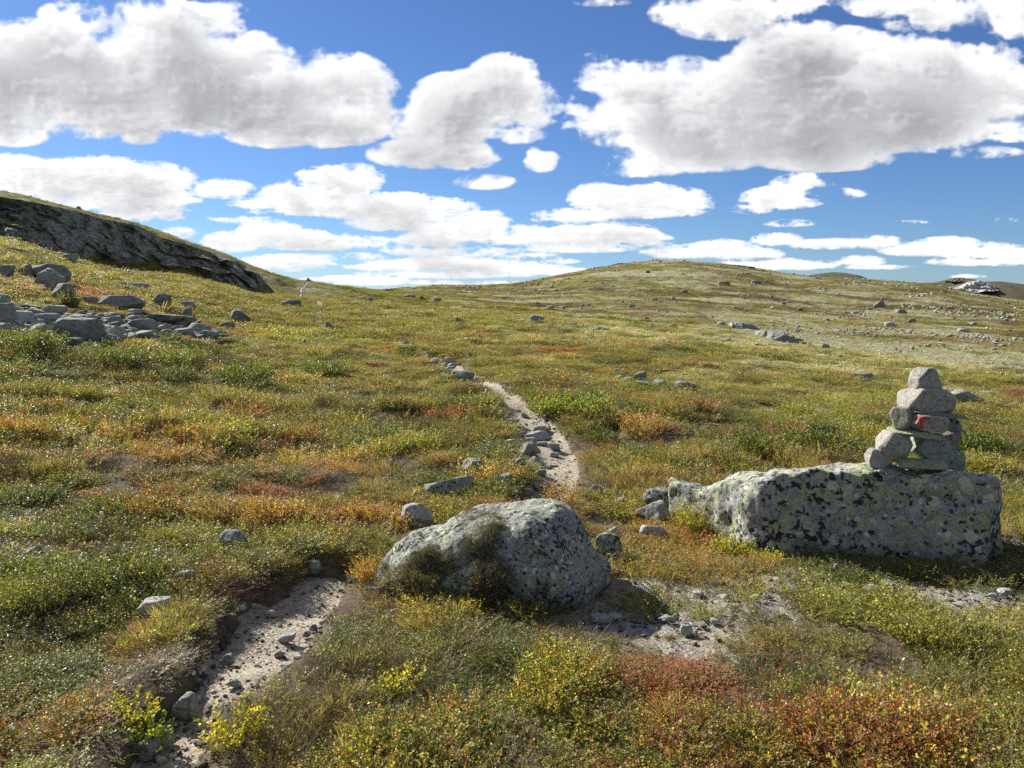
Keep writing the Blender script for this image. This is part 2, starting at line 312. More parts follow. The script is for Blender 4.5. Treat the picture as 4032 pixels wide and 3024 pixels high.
# far end climbs away over the saddle; both pieces belong to one path joined behind the boulder
JOIN = np.stack([np.linspace(PATHS[0][-1][k], PATHS[1][0][k], 20) for k in range(3)], 1); JOIN[:, 2] = .14
def path_dist(x, y):
    """signed-ish distance to the path edge in path half widths (0 centre, 1 edge) and side (-1 left, +1 right)"""
    best = np.full(x.shape, 99.0); dabs = np.full(x.shape, 99.0); side = np.zeros(x.shape)
    for pl in PATHS:
        m = (x > pl[:, 0].min() - 3) & (x < pl[:, 0].max() + 3) & (y > pl[:, 1].min() - 3) & (y < pl[:, 1].max() + 3)
        idx = np.nonzero(m)[0]
        for c in range(0, len(idx), 20000):
            ii = idx[c:c + 20000]; st = pl[::2] if len(pl) > 60 else pl
            d = np.hypot(x[ii][:, None] - st[None, :, 0], y[ii][:, None] - st[None, :, 1]); k = d.argmin(1); dd = d[np.arange(len(ii)), k]
            r = dd / st[k, 2]; b = r < best[ii]
            best[ii[b]] = r[b]; dabs[ii[b]] = (dd - st[k, 2])[b]; side[ii[b]] = np.sign(x[ii] - st[k, 0])[b]
    return best, dabs, side
S_OF_D = 4032 / 2212
# bare gravel patches, in frame pixels of the 2212 px wide picture: cx, cy, rx, ry
SCREE = [(60, 700, 110, 40), (200, 705, 150, 34), (330, 712, 130, 26), (420, 728, 70, 14), (250, 740, 90, 12)]
GRAVEL = [(1570, 1335, 150, 85), (1480, 1400, 150, 42), (1610, 1285, 90, 34), (1420, 1310, 90, 50), (1740, 1252, 140, 24), (1930, 1280, 170, 30), (2110, 1292, 170, 34), (2190, 1170, 40, 30), (1700, 1225, 60, 10), (1330, 1350, 120, 46), (1360, 1290, 90, 60), (1400, 1375, 110, 32), (1720, 890, 90, 10), (1790, 905, 60, 12), (1560, 935, 60, 8)]
def blobs(dx, dy, lst):
    r = np.zeros(dx.shape)
    for (cx, cy, rx, ry) in lst: r = np.maximum(r, np.exp(-((dx - cx) / rx) ** 2 - ((dy - cy) / ry) ** 2))
    return r
def height(x, y, fine=True):
    x = np.asarray(x, float); y = np.asarray(y, float); sh = x.shape; x = x.ravel(); y = y.ravel()
    z = base_h(x, y); d = np.hypot(x, y)
    a = sstep(2, 12, d)
    z = z + (fbm2(x / 2.6, y / 2.6, 3, 3) - .5) * (.17 + .26 * a) + (fbm2(x / .60, y / .60, 3, 9) - .5) * .15
    z = z + (fbm2(x / 1.1, y / 1.1, 2, 14) - .5) * .14 * sstep(8, 20, d)
    z = z + (fbm2(x / 9, y / 9, 4, 21) - .5) * .55 * sstep(14, 45, d) * (1 + 1.5 * sstep(100, 300, d)) + (fbm2(x / 40, y / 40, 5, 31) - .5) * 4.5 * sstep(150, 420, d)
    r, da, side = path_dist(x, y)
    near = 1 - sstep(10, 30, d)
    gap = np.clip(np.minimum(np.hypot(x - PATHS[0][-1, 0], y - PATHS[0][-1, 1]), np.hypot(x - PATHS[1][0, 0], y - PATHS[1][0, 1])) / .35, 0, 1)
    bank = np.where(side < 0, .07, .0) * near * (1 - .6 * sstep(5, 9, d)) + .015
    z = z + gap * bank * np.exp(-((da - .16) / .16) ** 2) * (r > 1) - gap * (.03 * near + .03) * (1 - sstep(.75, 1.25, r))
    if fine: z = z + (fbm2(x / .09, y / .09, 2, 40) - .5) * .018 * (1 - sstep(6, 14, d))
    return z.reshape(sh)
def place(sx, sy): return hit_base(sx, sy, lambda x, y: height(x, y, False))
# ---------------------------------------------------------------- what grows where
SPEC = ['green', 'olive', 'bright', 'yellow', 'orange', 'rust', 'brown', 'straw', 'lichen']
COLR = np.array([(.120, .158, .032), (.235, .240, .050), (.310, .360, .052), (.58, .46, .065), (.58, .31, .085), (.50, .18, .085), (.195, .132, .070), (.50, .41, .18), (.76, .74, .50)])
COL2 = np.array([(.175, .205, .045), (.35, .28, .06), (.36, .34, .045), (.17, .20, .030), (.20, .17, .035), (.14, .13, .035), (.16, .15, .055), (.15, .14, .05), (.20, .20, .075)])
PATCH = {  # cx, cy, rx, ry, strength in the 2212 px frame
 'green': [(900, 1560, 500, 110, .5), (620, 1480, 120, 80, .4), (350, 860, 350, 70, .5), (300, 790, 330, 45, 1.1), (520, 830, 300, 40, .8), (150, 1120, 170, 90, .9), (150, 1330, 120, 70, 1.2), (760, 1400, 170, 70, 1.0), (1240, 880, 130, 30, 1.2), (1700, 940, 200, 50, .9), (250, 1480, 180, 80, .5), (1250, 1570, 260, 70, .8), (2080, 1380, 140, 90, .9), (560, 1110, 90, 40, .9), (1080, 730, 60, 8, 1.2), (1950, 1220, 300, 30, 1.2), (2130, 950, 70, 40, 1.0), (300, 1050, 80, 40, .7), (1780, 1330, 90, 25, .8), (1620, 1530, 150, 60, .7), (1380, 940, 90, 40, .9)],
 'olive': [(900, 680, 450, 40, .9), (350, 620, 250, 50, .9), (150, 900, 220, 60, .6), (1350, 1010, 200, 40, .7), (2100, 1100, 150, 60, .5), (1500, 850, 400, 30, .7), (700, 900, 300, 50, .5), (600, 760, 250, 40, .4), (1400, 1500, 400, 120, .7), (700, 650, 250, 30, 1)],
 'bright': [(1240, 850, 150, 22, 1.0), (620, 740, 160, 25, .6), (1180, 1480, 120, 60, .7), (1350, 1620, 250, 60, 1.0), (2120, 1540, 120, 80, 1.0), (180, 1610, 120, 50, .9), (300, 1560, 100, 40, .8), (1640, 1500, 120, 60, .7), (80, 930, 120, 40, .7), (740, 720, 120, 25, .5), (1270, 970, 40, 40, .8), (1560, 1330, 60, 30, .8)],
 'yellow': [(200, 545, 200, 25, .8), (740, 735, 170, 18, .9), (520, 730, 150, 14, 1.1), (980, 760, 120, 25, .5), (450, 960, 180, 25, .7), (1450, 985, 90, 28, 1.3), (1620, 1180, 110, 30, 1.2), (1500, 1110, 50, 40, 1), (870, 1480, 60, 40, .6), (480, 1610, 40, 30, .4), (100, 960, 150, 20, .7), (900, 1300, 90, 30, .7), (1080, 860, 50, 16, 1), (980, 830, 40, 20, .8), (620, 820, 200, 30, .3), (2000, 1100, 160, 60, .6), (640, 770, 100, 20, .6), (1440, 1180, 70, 30, .6), (850, 1100, 140, 40, .5), (1050, 1060, 110, 25, .7), (150, 1440, 200, 40, .3)],
 'orange': [(660, 1010, 300, 20, 1.4), (330, 1000, 150, 30, .7), (640, 1150, 130, 34, 1.1), (430, 1070, 120, 35, .8), (60, 1240, 110, 40, 1.1), (250, 1420, 220, 60, .8), (60, 1520, 120, 90, .8), (1000, 1080, 130, 30, 1.1), (790, 1240, 60, 50, 1.2), (1230, 1060, 60, 26, 1.1), (1400, 1210, 160, 30, .9), (1120, 1310, 120, 22, .6), (900, 1600, 100, 40, .5), (1580, 1250, 140, 30, .6), (1050, 1380, 160, 40, .5), (480, 700, 180, 14, .5), (780, 700, 60, 8, .7), (2180, 1120, 60, 40, .6), (870, 980, 90, 40, .8), (150, 690, 180, 15, .5), (1790, 1400, 120, 60, .6)],
 'rust': [(110, 625, 130, 22, 2.2), (230, 650, 170, 16, 1.8), (420, 668, 90, 10, 1.4), (30, 1250, 60, 30, .8), (560, 1060, 80, 25, .9), (1750, 1470, 220, 60, .8), (2050, 1560, 90, 50, 1.2), (1900, 1400, 160, 50, .9), (1250, 810, 50, 7, 1.2), (1420, 790, 90, 8, .9), (800, 745, 60, 7, 1.6), (1960, 1180, 90, 15, .6), (920, 750, 40, 8, 1.0), (720, 690, 60, 6, 1.0), (860, 1600, 60, 40, .7), (1180, 1400, 90, 40, .6), (1800, 1340, 140, 25, .8), (1600, 740, 300, 10, .5)],
 'brown': [(1650, 1440, 200, 60, .8), (560, 1450, 90, 100, .5), (760, 1560, 160, 70, .7), (250, 1200, 120, 50, .5), (800, 900, 220, 30, 1.4), (950, 940, 200, 30, 1.0), (1150, 1360, 180, 50, 1.2), (470, 1250, 150, 50, .9), (1050, 1170, 110, 40, 1.2), (1550, 960, 160, 24, .8), (1350, 890, 100, 16, .5), (900, 1380, 130, 40, .6), (350, 1330, 120, 50, .8), (1700, 800, 500, 14, .3), (1850, 1580, 120, 50, .8), (600, 1540, 60, 60, .4), (1480, 660, 700, 40, .5)],
 'straw': [(1100, 1310, 140, 16, 1.1), (1460, 965, 70, 14, 1.0), (300, 1280, 100, 40, .7), (1500, 720, 500, 40, .8), (1950, 820, 300, 40, .9), (430, 900, 240, 60, .4), (560, 1180, 80, 20, .6), (770, 1290, 40, 20, 1.2), (1950, 1500, 60, 30, 1.0), (1300, 960, 60, 60, .5), (550, 1060, 200, 20, .5), (400, 560, 300, 50, .4)],
 'lichen': [(1550, 715, 480, 34, 2.0), (1930, 790, 330, 50, 2.2), (1230, 680, 260, 22, 1.0), (1600, 590, 300, 20, .8), (1560, 640, 350, 10, 1.0), (1800, 650, 350, 12, .5), (880, 905, 110, 20, .9), (1740, 890, 90, 14, 1.3), (850, 632, 200, 8, .8), (900, 655, 120, 6, .6), (2080, 860, 150, 24, 1.3), (1560, 930, 120, 12, .7), (1870, 1610, 40, 24, 1.2), (2170, 1150, 50, 30, .8), (1080, 650, 200, 8, .8)]}
def species(x, y, z=None):
    """weights (n, 9) of the nine kinds of cover at points on the ground"""
    if z is None: z = base_h(x, y)
    sx, sy = project(x, np.maximum(y, 1.0), z); dx = sx / S_OF_D; dy = sy / S_OF_D
    d = np.hypot(x, y); f = sstep(14, 60, d); g = sstep(90, 200, d)
    W = np.zeros((len(x), 9))
    basew = {'green': .62, 'olive': .78, 'bright': .40, 'yellow': .17, 'orange': .32, 'rust': .27, 'brown': .70, 'straw': .42, 'lichen': .10}
    farw = {'green': .62, 'olive': .95, 'bright': .05, 'yellow': .26, 'orange': -.15, 'rust': -.20, 'brown': .60, 'straw': .62, 'lichen': .52}
    hillw = {'green': .30, 'olive': .72, 'bright': .0, 'yellow': .02, 'orange': -.1, 'rust': -.05, 'brown': .85, 'straw': .55, 'lichen': .70}
    for k, s in enumerate(SPEC):
        b = basew[s] * (1 - f) + farw[s] * f; b = b * (1 - g) + hillw[s] * g
        for (cx, cy, rx, ry, st) in PATCH[s]:
            b = b + .62 * st * np.exp(-((dx - cx) / rx) ** 2 - ((dy - cy) / ry) ** 2)
        n = (fbm2(x / .9, y / .9, 4, 100 + 7 * k, .6)) * (1 - f) + (fbm2(x / 7, y / 5, 5, 200 + 7 * k, .62)) * f
        n2 = fbm2(x / 30, y / 17, 6, 300 + 7 * k, .66)
        n = (n - .5) * (1 - g) * 3.1 + (n2 - .5) * g * 4.6
        W[:, k] = b + n
    return W
def mix_colour(x, y):
    W = species(x, y); e = np.exp((W - W.max(1, keepdims=True)) * 7); e /= e.sum(1, keepdims=True)
    return e @ (COLR * .55 + COL2 * .45)
# ---------------------------------------------------------------- node helpers
def new_mat(name):
    m = bpy.data.materials.new(name); m.use_nodes = True; m.node_tree.nodes.clear(); return m, G(m.node_tree)
class G:
    def __init__(s, t): s.t = t; s.n = t.nodes; s.l = t.links
    def put(s, sock, v):
        if v is None: return
        if isinstance(v, bpy.types.NodeSocket): s.l.new(v, sock)
        else:
            if isinstance(v, tuple) and len(v) == 3 and sock.type == 'RGBA': v = v + (1,)
            sock.default_value = v
    def add(s, typ, out=0, props=None, **kw):
        n = s.n.new(typ)
        for k, v in (props or {}).items(): setattr(n, k, v)
        for k, v in kw.items():
            key = k.replace('_', ' ')
            s.put(n.inputs[int(k[1:])] if k[0] == 'i' and k[1:].isdigit() else n.inputs[key], v)
        return n.outputs[out]
    def math(s, op, a, b=None): return s.add('ShaderNodeMath', 0, {'operation': op}, i0=a, i1=b)
    def noise(s, vec, scale, detail=4, rough=.55, dist=0, out=0): return s.add('ShaderNodeTexNoise', out, None, Vector=vec, Scale=scale, Detail=detail, Roughness=rough, Distortion=dist)
    def voro(s, vec, scale, feat='F1', out=0, rnd=1.0): return s.add('ShaderNodeTexVoronoi', out, {'feature': feat}, Vector=vec, Scale=scale, Randomness=rnd)
    def ramp(s, v, a, b, lo=0.0, hi=1.0):
        return s.add('ShaderNodeMapRange', 0, {'interpolation_type': 'SMOOTHSTEP'}, i0=v, i1=a, i2=b, i3=lo, i4=hi)
    def mix(s, f, a, b, mode='MIX'):
        n = s.n.new('ShaderNodeMix'); n.data_type = 'RGBA'; n.blend_type = mode
        s.put(n.inputs[0], f); s.put(n.inputs[6], a); s.put(n.inputs[7], b); return n.outputs[2]
    def bump(s, h, dist, strength=1.0, nrm=None): return s.add('ShaderNodeBump', 0, None, Height=h, Distance=dist, Strength=strength, Normal=nrm)
    def bsdf(s, col, rough, nrm=None, spec=.3):
        n = s.n.new('ShaderNodeBsdfPrincipled'); s.put(n.inputs['Base Color'], col); s.put(n.inputs['Roughness'], rough); s.put(n.inputs['Normal'], nrm)
        n.inputs['Specular IOR Level'].default_value = spec; return n.outputs[0]
    def out(s, sh): o = s.n.new('ShaderNodeOutputMaterial'); s.l.new(sh, o.inputs[0])
def mesh_np(name, V, F, smooth=True):
    me = bpy.data.meshes.new(name); V = np.asarray(V, np.float32)
    F = np.asarray(F, np.int32); k = F.shape[1]
    me.vertices.add(len(V)); me.vertices.foreach_set('co', V.ravel())
    me.loops.add(F.size); me.loops.foreach_set('vertex_index', F.ravel())
    me.polygons.add(len(F)); me.polygons.foreach_set('loop_start', np.arange(0, F.size, k, dtype=np.int32))
    me.update(calc_edges=True)
    if smooth: me.polygons.foreach_set('use_smooth', np.ones(len(F), bool))
    me.update(); return me
def attr(me, name, typ, dom, data):
    a = me.attributes.new(name, typ, dom); key = {'FLOAT': 'value', 'INT': 'value', 'FLOAT_VECTOR': 'vector', 'FLOAT_COLOR': 'color'}[typ]
    a.data.foreach_set(key, np.ascontiguousarray(data).ravel())
def link(name, me, mat=None, parent=None, **props):
    o = bpy.data.objects.new(name, me); COL.objects.link(o)
    if mat: me.materials.append(mat)
    if parent: o.parent = parent
    for k, v in props.items(): o[k] = v
    return o
# ---------------------------------------------------------------- ground materials
def ground_material(name):
    m, g = new_mat(name)
    pos = g.add('ShaderNodeNewGeometry'); va = g.add('ShaderNodeAttribute', 0, {'attribute_name': 'veg'}); fa = g.add('ShaderNodeAttribute', 2, {'attribute_name': 'far'}); gr = g.add('ShaderNodeAttribute', 2, {'attribute_name': 'gravel'})
    n1 = g.noise(pos, 9, 6, .65); n2 = g.noise(pos, 60, 4, .6); n3 = g.noise(pos, 1.4, 5, .6); n4 = g.noise(pos, .35, 8, .72)
    soil = g.mix(g.ramp(n1, .35, .65), (.060, .045, .030), (.135, .105, .070))
    soil = g.mix(g.ramp(n2, .5, .68, 0, .7), soil, (.17, .155, .085))
    veg = g.mix(g.ramp(n3, .40, .62), g.mix(1.0, va, (.62, .62, .6), 'MULTIPLY'), va)
    veg = g.mix(g.ramp(n4, .44, .62, 0, .55), veg, g.mix(1.0, va, (.42, .43, .40), 'MULTIPLY'))
    col = g.mix(fa, soil, veg)
    peb = g.voro(pos, 95, 'F1', 1); cell = g.voro(pos, 95, 'F1', 0)
    bw = g.add('ShaderNodeSeparateColor', 0, None, Color=peb)
    grav = g.mix(g.ramp(bw, .2, .9), (.21, .19, .155), (.38, .36, .325)); grav = g.mix(g.ramp(n1, .45, .7, 0, .7), grav, (.16, .13, .09))
    col = g.mix(gr, col, grav)
    h = g.math('ADD', g.math('MULTIPLY', n1, .03), g.math('MULTIPLY', n2, .010)); h = g.math('ADD', h, g.math('MULTIPLY', g.math('MULTIPLY', n3, fa), .55)); h = g.math('ADD', h, g.math('MULTIPLY', g.math('MULTIPLY', n4, fa), 1.6))
    g.out(g.bsdf(col, .95, g.bump(h, 1.0), .12)); return m
def path_material():
    m, g = new_mat('trodden_gravel'); pos = g.add('ShaderNodeNewGeometry')
    n1 = g.noise(pos, 4, 6, .6); n2 = g.noise(pos, 45, 5, .65); v = g.voro(pos, 70, 'F1', 1); vd = g.voro(pos, 70, 'F1', 0); v2 = g.voro(pos, 22, 'F1', 0)
    bw = g.add('ShaderNodeSeparateColor', 0, None, Color=v)
    col = g.mix(g.ramp(n1, .35, .68), (.34, .30, .23), (.28, .24, .18)); col = g.mix(g.ramp(n2, .42, .62, 0, .5), col, (.24, .20, .15))
    col = g.mix(g.ramp(bw, .72, .80), col, (.38, .345, .285)); col = g.mix(g.ramp(bw, .12, .08), col, (.20, .175, .145))
    h = g.math('ADD', g.math('MULTIPLY', n2, .007), g.math('MULTIPLY', vd, -.005)); h = g.math('ADD', h, g.math('MULTIPLY', n1, .03))
    g.out(g.bsdf(col, .93, g.bump(h, 1.0), .15)); return m
# ---------------------------------------------------------------- terrain sheets
def gravel_at(x, y, z):
    sx, sy = project(x, np.maximum(y, 1.0), z); b = blobs(sx / S_OF_D, sy / S_OF_D, GRAVEL)
    return sstep(.26, .44, b + (fbm2(x / .35, y / .35, 3, 77) - .5) * .7) * (y > 1.5)
def build_ground():
    ts = np.concatenate([np.tan(np.linspace(-1.36, -.76, 26))[:-1], np.linspace(-.95, .95, 900), np.tan(np.linspace(.76, 1.36, 26))[1:]])
    ys = np.concatenate([[.35, .6, .9, 1.2], np.exp(np.linspace(math.log(1.45), math.log(14), 420)), np.exp(np.linspace(math.log(14.1), math.log(2600), 520))])
    T, Y = np.meshgrid(ts, ys); X = T * Y; Z = height(X, Y)
    nr, nc = X.shape
    rr, _, _ = path_dist(X.ravel(), Y.ravel()); Z = Z - (.035 + .002 * np.clip(Y - 8, 0, 60)) * (1 - sstep(.55, .95, rr)).reshape(X.shape)
    V = np.stack([X, Y, Z], -1).reshape(-1, 3)
    idx = np.arange(nr * nc).reshape(nr, nc)
    F = np.stack([idx[:-1, :-1], idx[:-1, 1:], idx[1:, 1:], idx[1:, :-1]], -1).reshape(-1, 4)
    x, y, z = V.T.astype(float)
    d = np.hypot(x, y); C = np.zeros((len(V), 3)); step = 60000
    for a in range(0, len(V), step): C[a:a + step] = mix_colour(x[a:a + step], y[a:a + step])
    dip = np.interp(np.clip(T, _t[0], _t[-1]), _t, [c[7][0] for c in COLS]).reshape(-1)     # distance of the hidden dip in front of the far hill
    fy = dip[F[:, 0]]; far = y[F[:, 0]] > fy
    gm = ground_material('heath_soil')
    for name, sel in (('ground', ~far), ('hill', far)):
        f = F[sel]; used = np.unique(f); rem = np.full(len(V), -1); rem[used] = np.arange(len(used))
        me = mesh_np(name, V[used], rem[f])
        attr(me, 'veg', 'FLOAT_COLOR', 'POINT', np.c_[C[used], np.ones(len(used))].astype(np.float32))
        attr(me, 'far', 'FLOAT', 'POINT', sstep(5, 30, d[used]).astype(np.float32)); attr(me, 'gravel', 'FLOAT', 'POINT', gravel_at(x[used], y[used], z[used]).astype(np.float32))
        link(name, me, gm, kind='structure')
    # the ground behind and beside the viewer
    n = 60; a = np.linspace(0, 2 * math.pi, n + 1)[:-1]; rr = [.0, 2, 6, 20, 80, 400, 2500]
    xs = np.linspace(-1, 1, 41); ys = np.linspace(-1, 0, 21); sg = lambda q: np.sign(q) * np.abs(q) ** 4
    XX, YY = np.meshgrid(sg(xs) * 2500, sg(ys) * 2500); YY = YY + .36
    Zb = base_h(np.where(np.abs(XX) < 1, XX, np.sign(XX)), np.full_like(XX, .4)) - .01 - .02 * np.hypot(XX, YY - .36) * .5
    i2 = np.arange(XX.size).reshape(XX.shape); Fb = np.stack([i2[:-1, :-1], i2[:-1, 1:], i2[1:, 1:], i2[1:, :-1]], -1).reshape(-1, 4)
    me = mesh_np('ground_behind', np.stack([XX, YY, Zb], -1).reshape(-1, 3), Fb); nv = XX.size
    attr(me, 'veg', 'FLOAT_COLOR', 'POINT', np.tile([.13, .13, .04, 1], (nv, 1)).astype(np.float32)); attr(me, 'far', 'FLOAT', 'POINT', np.ones(nv, np.float32)); attr(me, 'gravel', 'FLOAT', 'POINT', np.zeros(nv, np.float32))
    link('terrain', me, gm, kind='structure')
    # path: a ragged strip 4 mm above the trodden ground
    Vp, Fp = [], []
    for pl in PATHS:
        tn = np.gradient(pl[:, :2], axis=0); tn /= np.hypot(*tn.T)[:, None]; nrm = np.stack([tn[:, 1], -tn[:, 0]], 1)
        n = len(pl); q = np.linspace(-1, 1, 15); o = sum(len(v) for v in Vp)
        s = np.arange(n) * .06
        wl = pl[:, 2] * (1.02 + .55 * (fbm2(s / .30, s * 0 + 3.3, 3, 61) - .5)); wr = pl[:, 2] * (1.02 + .55 * (fbm2(s / .30, s * 0 + 9.3, 3, 62) - .5))
        w = np.where(q[None] < 0, wl[:, None], wr[:, None]) * q[None]
        X = pl[:, 0, None] + nrm[:, 0, None] * w; Y = pl[:, 1, None] + nrm[:, 1, None] * w; lift = .004 + .0006 * np.hypot(X, Y) * (np.hypot(X, Y) > 10)
        Z = height(X, Y) + lift; Z[:, 0] -= .03; Z[:, -1] -= .03
        Vp.append(np.stack([X, Y, Z], -1).reshape(-1, 3)); ii = np.arange(n * 15).reshape(n, 15) + o
        Fp.append(np.stack([ii[:-1, :-1], ii[:-1, 1:], ii[1:, 1:], ii[1:, :-1]], -1).reshape(-1, 4))
    link('path', mesh_np('path', np.concatenate(Vp), np.concatenate(Fp)), path_material(), kind='structure')
build_ground()
# ---------------------------------------------------------------- stone materials
def rock_material(name, base, base2, lichen, dark, lich_amt=.5, dark_amt=.4, scale=1.0, bump=.012, white=.3, streak=0, rings=False):
    m, g = new_mat(name); tc = g.add('ShaderNodeTexCoord', 3); oi = g.add('ShaderNodeObjectInfo', 5)
    off = g.add('ShaderNodeVectorMath', 0, {'operation': 'SCALE'}, i0=(37.0, 11.0, 23.0)); off.node.inputs['Scale'].default_value = 1; g.l.new(oi, off.node.inputs['Scale'])
    p = g.add('ShaderNodeVectorMath', 0, {'operation': 'ADD'}, i0=tc, i1=off)
    s = scale
    n1 = g.noise(p, 3.2 * s, 7, .62, .3); n2 = g.noise(p, 16 * s, 6, .65, .4); n3 = g.noise(p, 70 * s, 4, .6); n4 = g.noise(p, 5.5 * s, 6, .70, .8); n5 = g.noise(p, 2.2 * s, 5, .65)
    pw = g.add('ShaderNodeVectorMath', 0, {'operation': 'ADD'}, i0=p, i1=g.add('ShaderNodeVectorMath', 0, {'operation': 'SCALE'}, i0=g.noise(p, 22 * s, 4, .6, 0, 1), Scale=.09 / s))
    va = g.add('ShaderNodeSeparateColor', 0, None, Color=g.voro(pw, 9 * s, 'F1', 1)); vb_ = g.voro(pw, 24 * s, 'F1', 1); vb = g.add('ShaderNodeSeparateColor', 0, None, Color=vb_); vb2 = g.add('ShaderNodeSeparateColor', 1, None, Color=vb_)
    c = g.mix(g.ramp(n2, .35, .65), base, base2)
    c = g.mix(g.ramp(n3, .42, .66, 0, .45), c, (.10, .10, .10))
    c = g.mix(g.ramp(g.math('ADD', g.math('MULTIPLY', n4, .6), g.math('MULTIPLY', vb, .4)), .56, .60, 0, white), c, (.50, .49, .47))
    la = g.math('ADD', g.math('MULTIPLY', n4, .50), g.math('ADD', g.math('MULTIPLY', va, .28), g.math('MULTIPLY', vb2, .22)))
    t = .68 - .36 * lich_amt
    gl = tuple(x * f for x, f in zip(lichen, (.70, .76, .92)))
    lc = g.mix(g.ramp(vb, .3, .7), lichen, gl); lc = g.mix(g.ramp(n2, .45, .62, 0, .55), lc, tuple(x * .60 for x in gl)); lc = g.mix(g.ramp(n3, .50, .66, 0, .5), lc, (.09, .10, .085))
    c = g.mix(g.ramp(la, t, t + .03, 0, .88), c, lc)
    da = g.math('ADD', g.math('MULTIPLY', n2, .36), g.math('ADD', g.math('MULTIPLY', n5, .46), g.math('MULTIPLY', vb, .18)))
    td = .72 - .24 * dark_amt
    lowf = g.noise(p, .75 * s, 3, .55); da = g.math('ADD', da, g.math('MULTIPLY', g.math('SUBTRACT', lowf, .5), .42))
    c = g.mix(g.ramp(da, td, td + .02, 0, .94), c, dark)
    c = g.mix(g.ramp(g.math('SUBTRACT', vb2, g.math('MULTIPLY', n4, .35)), .86 - .10 * dark_amt, .88 - .10 * dark_amt, 0, .85), c, dark)
    if rings:
        pr = g.add('ShaderNodeVectorMath', 0, {'operation': 'ADD'}, i0=p, i1=g.add('ShaderNodeVectorMath', 0, {'operation': 'SCALE'}, i0=g.noise(p, 30 * s, 3, .6, 0, 1), Scale=.03 / s))
        for sc_, r0, c_, sel in ((6.5, .34, (.46, .50, .36), .62), (11.0, .30, (.50, .50, .47), .60), (15.0, .33, dark, .68)):
            dn = g.voro(pr, sc_ * s, 'F1', 0); rn = g.add('ShaderNodeSeparateColor', 1, None, Color=g.voro(pr, sc_ * s, 'F1', 1))
            rim = g.mix(g.ramp(dn, r0 * .45, r0 * .8, 0, .5), c_, tuple(min(1, q * 1.25) for q in c_))
            c = g.mix(g.math('MULTIPLY', g.ramp(dn, r0, r0 - .04, 0, .85), g.ramp(rn, sel, sel + .02)), c, rim)
    cr = g.voro(g.add('ShaderNodeVectorMath', 0, {'operation': 'ADD'}, i0=p, i1=g.add('ShaderNodeVectorMath', 0, {'operation': 'SCALE'}, i0=g.noise(p, 5 * s, 4, .6, 0, 1), Scale=.35 / s)), 2.6 * s, 'DISTANCE_TO_EDGE', 0)
    crk = g.ramp(cr, .022, .004); c = g.mix(g.math('MULTIPLY', crk, .22), c, (.04, .04, .04))
    h = g.math('ADD', g.math('MULTIPLY', n1, 2.0), g.math('ADD', n2, g.math('MULTIPLY', n3, .25)))
    h = g.math('SUBTRACT', h, g.math('MULTIPLY', crk, .5))
    if streak:
        mp = g.add('ShaderNodeMapping', 0, None, Vector=p, Scale=(1.2, 1.2, .35)); st = g.noise(mp, 1.1 * s, 8, .7, .8)
        c = g.mix(g.ramp(st, .52, .60, 0, streak), c, (.045, .046, .05)); h = g.math('ADD', h, g.math('MULTIPLY', st, 4.0))
        nz_ = g.add('ShaderNodeSeparateXYZ', 2, None, Vector=g.add('ShaderNodeNewGeometry', 1)); tf = g.math('ADD', nz_, g.math('MULTIPLY', g.math('SUBTRACT', n2, .5), 1.1))
        c = g.mix(g.ramp(tf, .80, .90), c, g.mix(g.ramp(n3, .4, .6), (.17, .16, .05), (.10, .115, .04)))
    g.out(g.bsdf(c, .88, g.bump(h, bump, 1.0), .22)); return m
GREEN_L, YEL_L, BLK = (.33, .38, .24), (.42, .47, .22), (.018, .019, .024)
RM = {
 'hero':  rock_material('lichen_boulder', (.24, .235, .235), (.37, .36, .35), (.37, .395, .26), BLK, .60, .62, 2.4, .016, .55, 0, True),
 'slab':  rock_material('lichen_slab', (.24, .24, .245), (.38, .37, .36), (.40, .43, .23), BLK, .60, .68, 1.4, .012, .45, 0, True),
 'grey':  rock_material('grey_stone', (.24, .24, .235), (.36, .355, .345), (.32, .355, .25), BLK, .55, .36, 2.2, .010, .35),
 'pale':  rock_material('pale_stone', (.34, .325, .31), (.46, .445, .42), (.38, .41, .30), (.07, .07, .07), .35, .20, 3.0, .008, .5),
 'dark':  rock_material('dark_stone', (.18, .18, .175), (.28, .275, .265), (.30, .33, .23), BLK, .50, .50, 1.8, .014, .15),
 'cairn': rock_material('cairn_stone', (.30, .27, .235), (.43, .40, .36), (.40, .43, .27), (.06, .055, .05), .42, .25, 5.0, .006, .5),
 'brown': rock_material('brownish_stone', (.22, .175, .14), (.32, .26, .21), (.30, .32, .22), (.05, .045, .04), .45, .35, 5.0, .006, .3),
 'greenc': rock_material('green_lichen_stone', (.26, .27, .24), (.36, .37, .33), (.40, .47, .22), (.05, .05, .05), .80, .25, 5.0, .006, .4),
 'crag':  rock_material('crag_rock', (.32, .305, .28), (.52, .50, .45), (.30, .31, .21), (.035, .036, .04), .55, .50, .30, .12, .15, .65)}
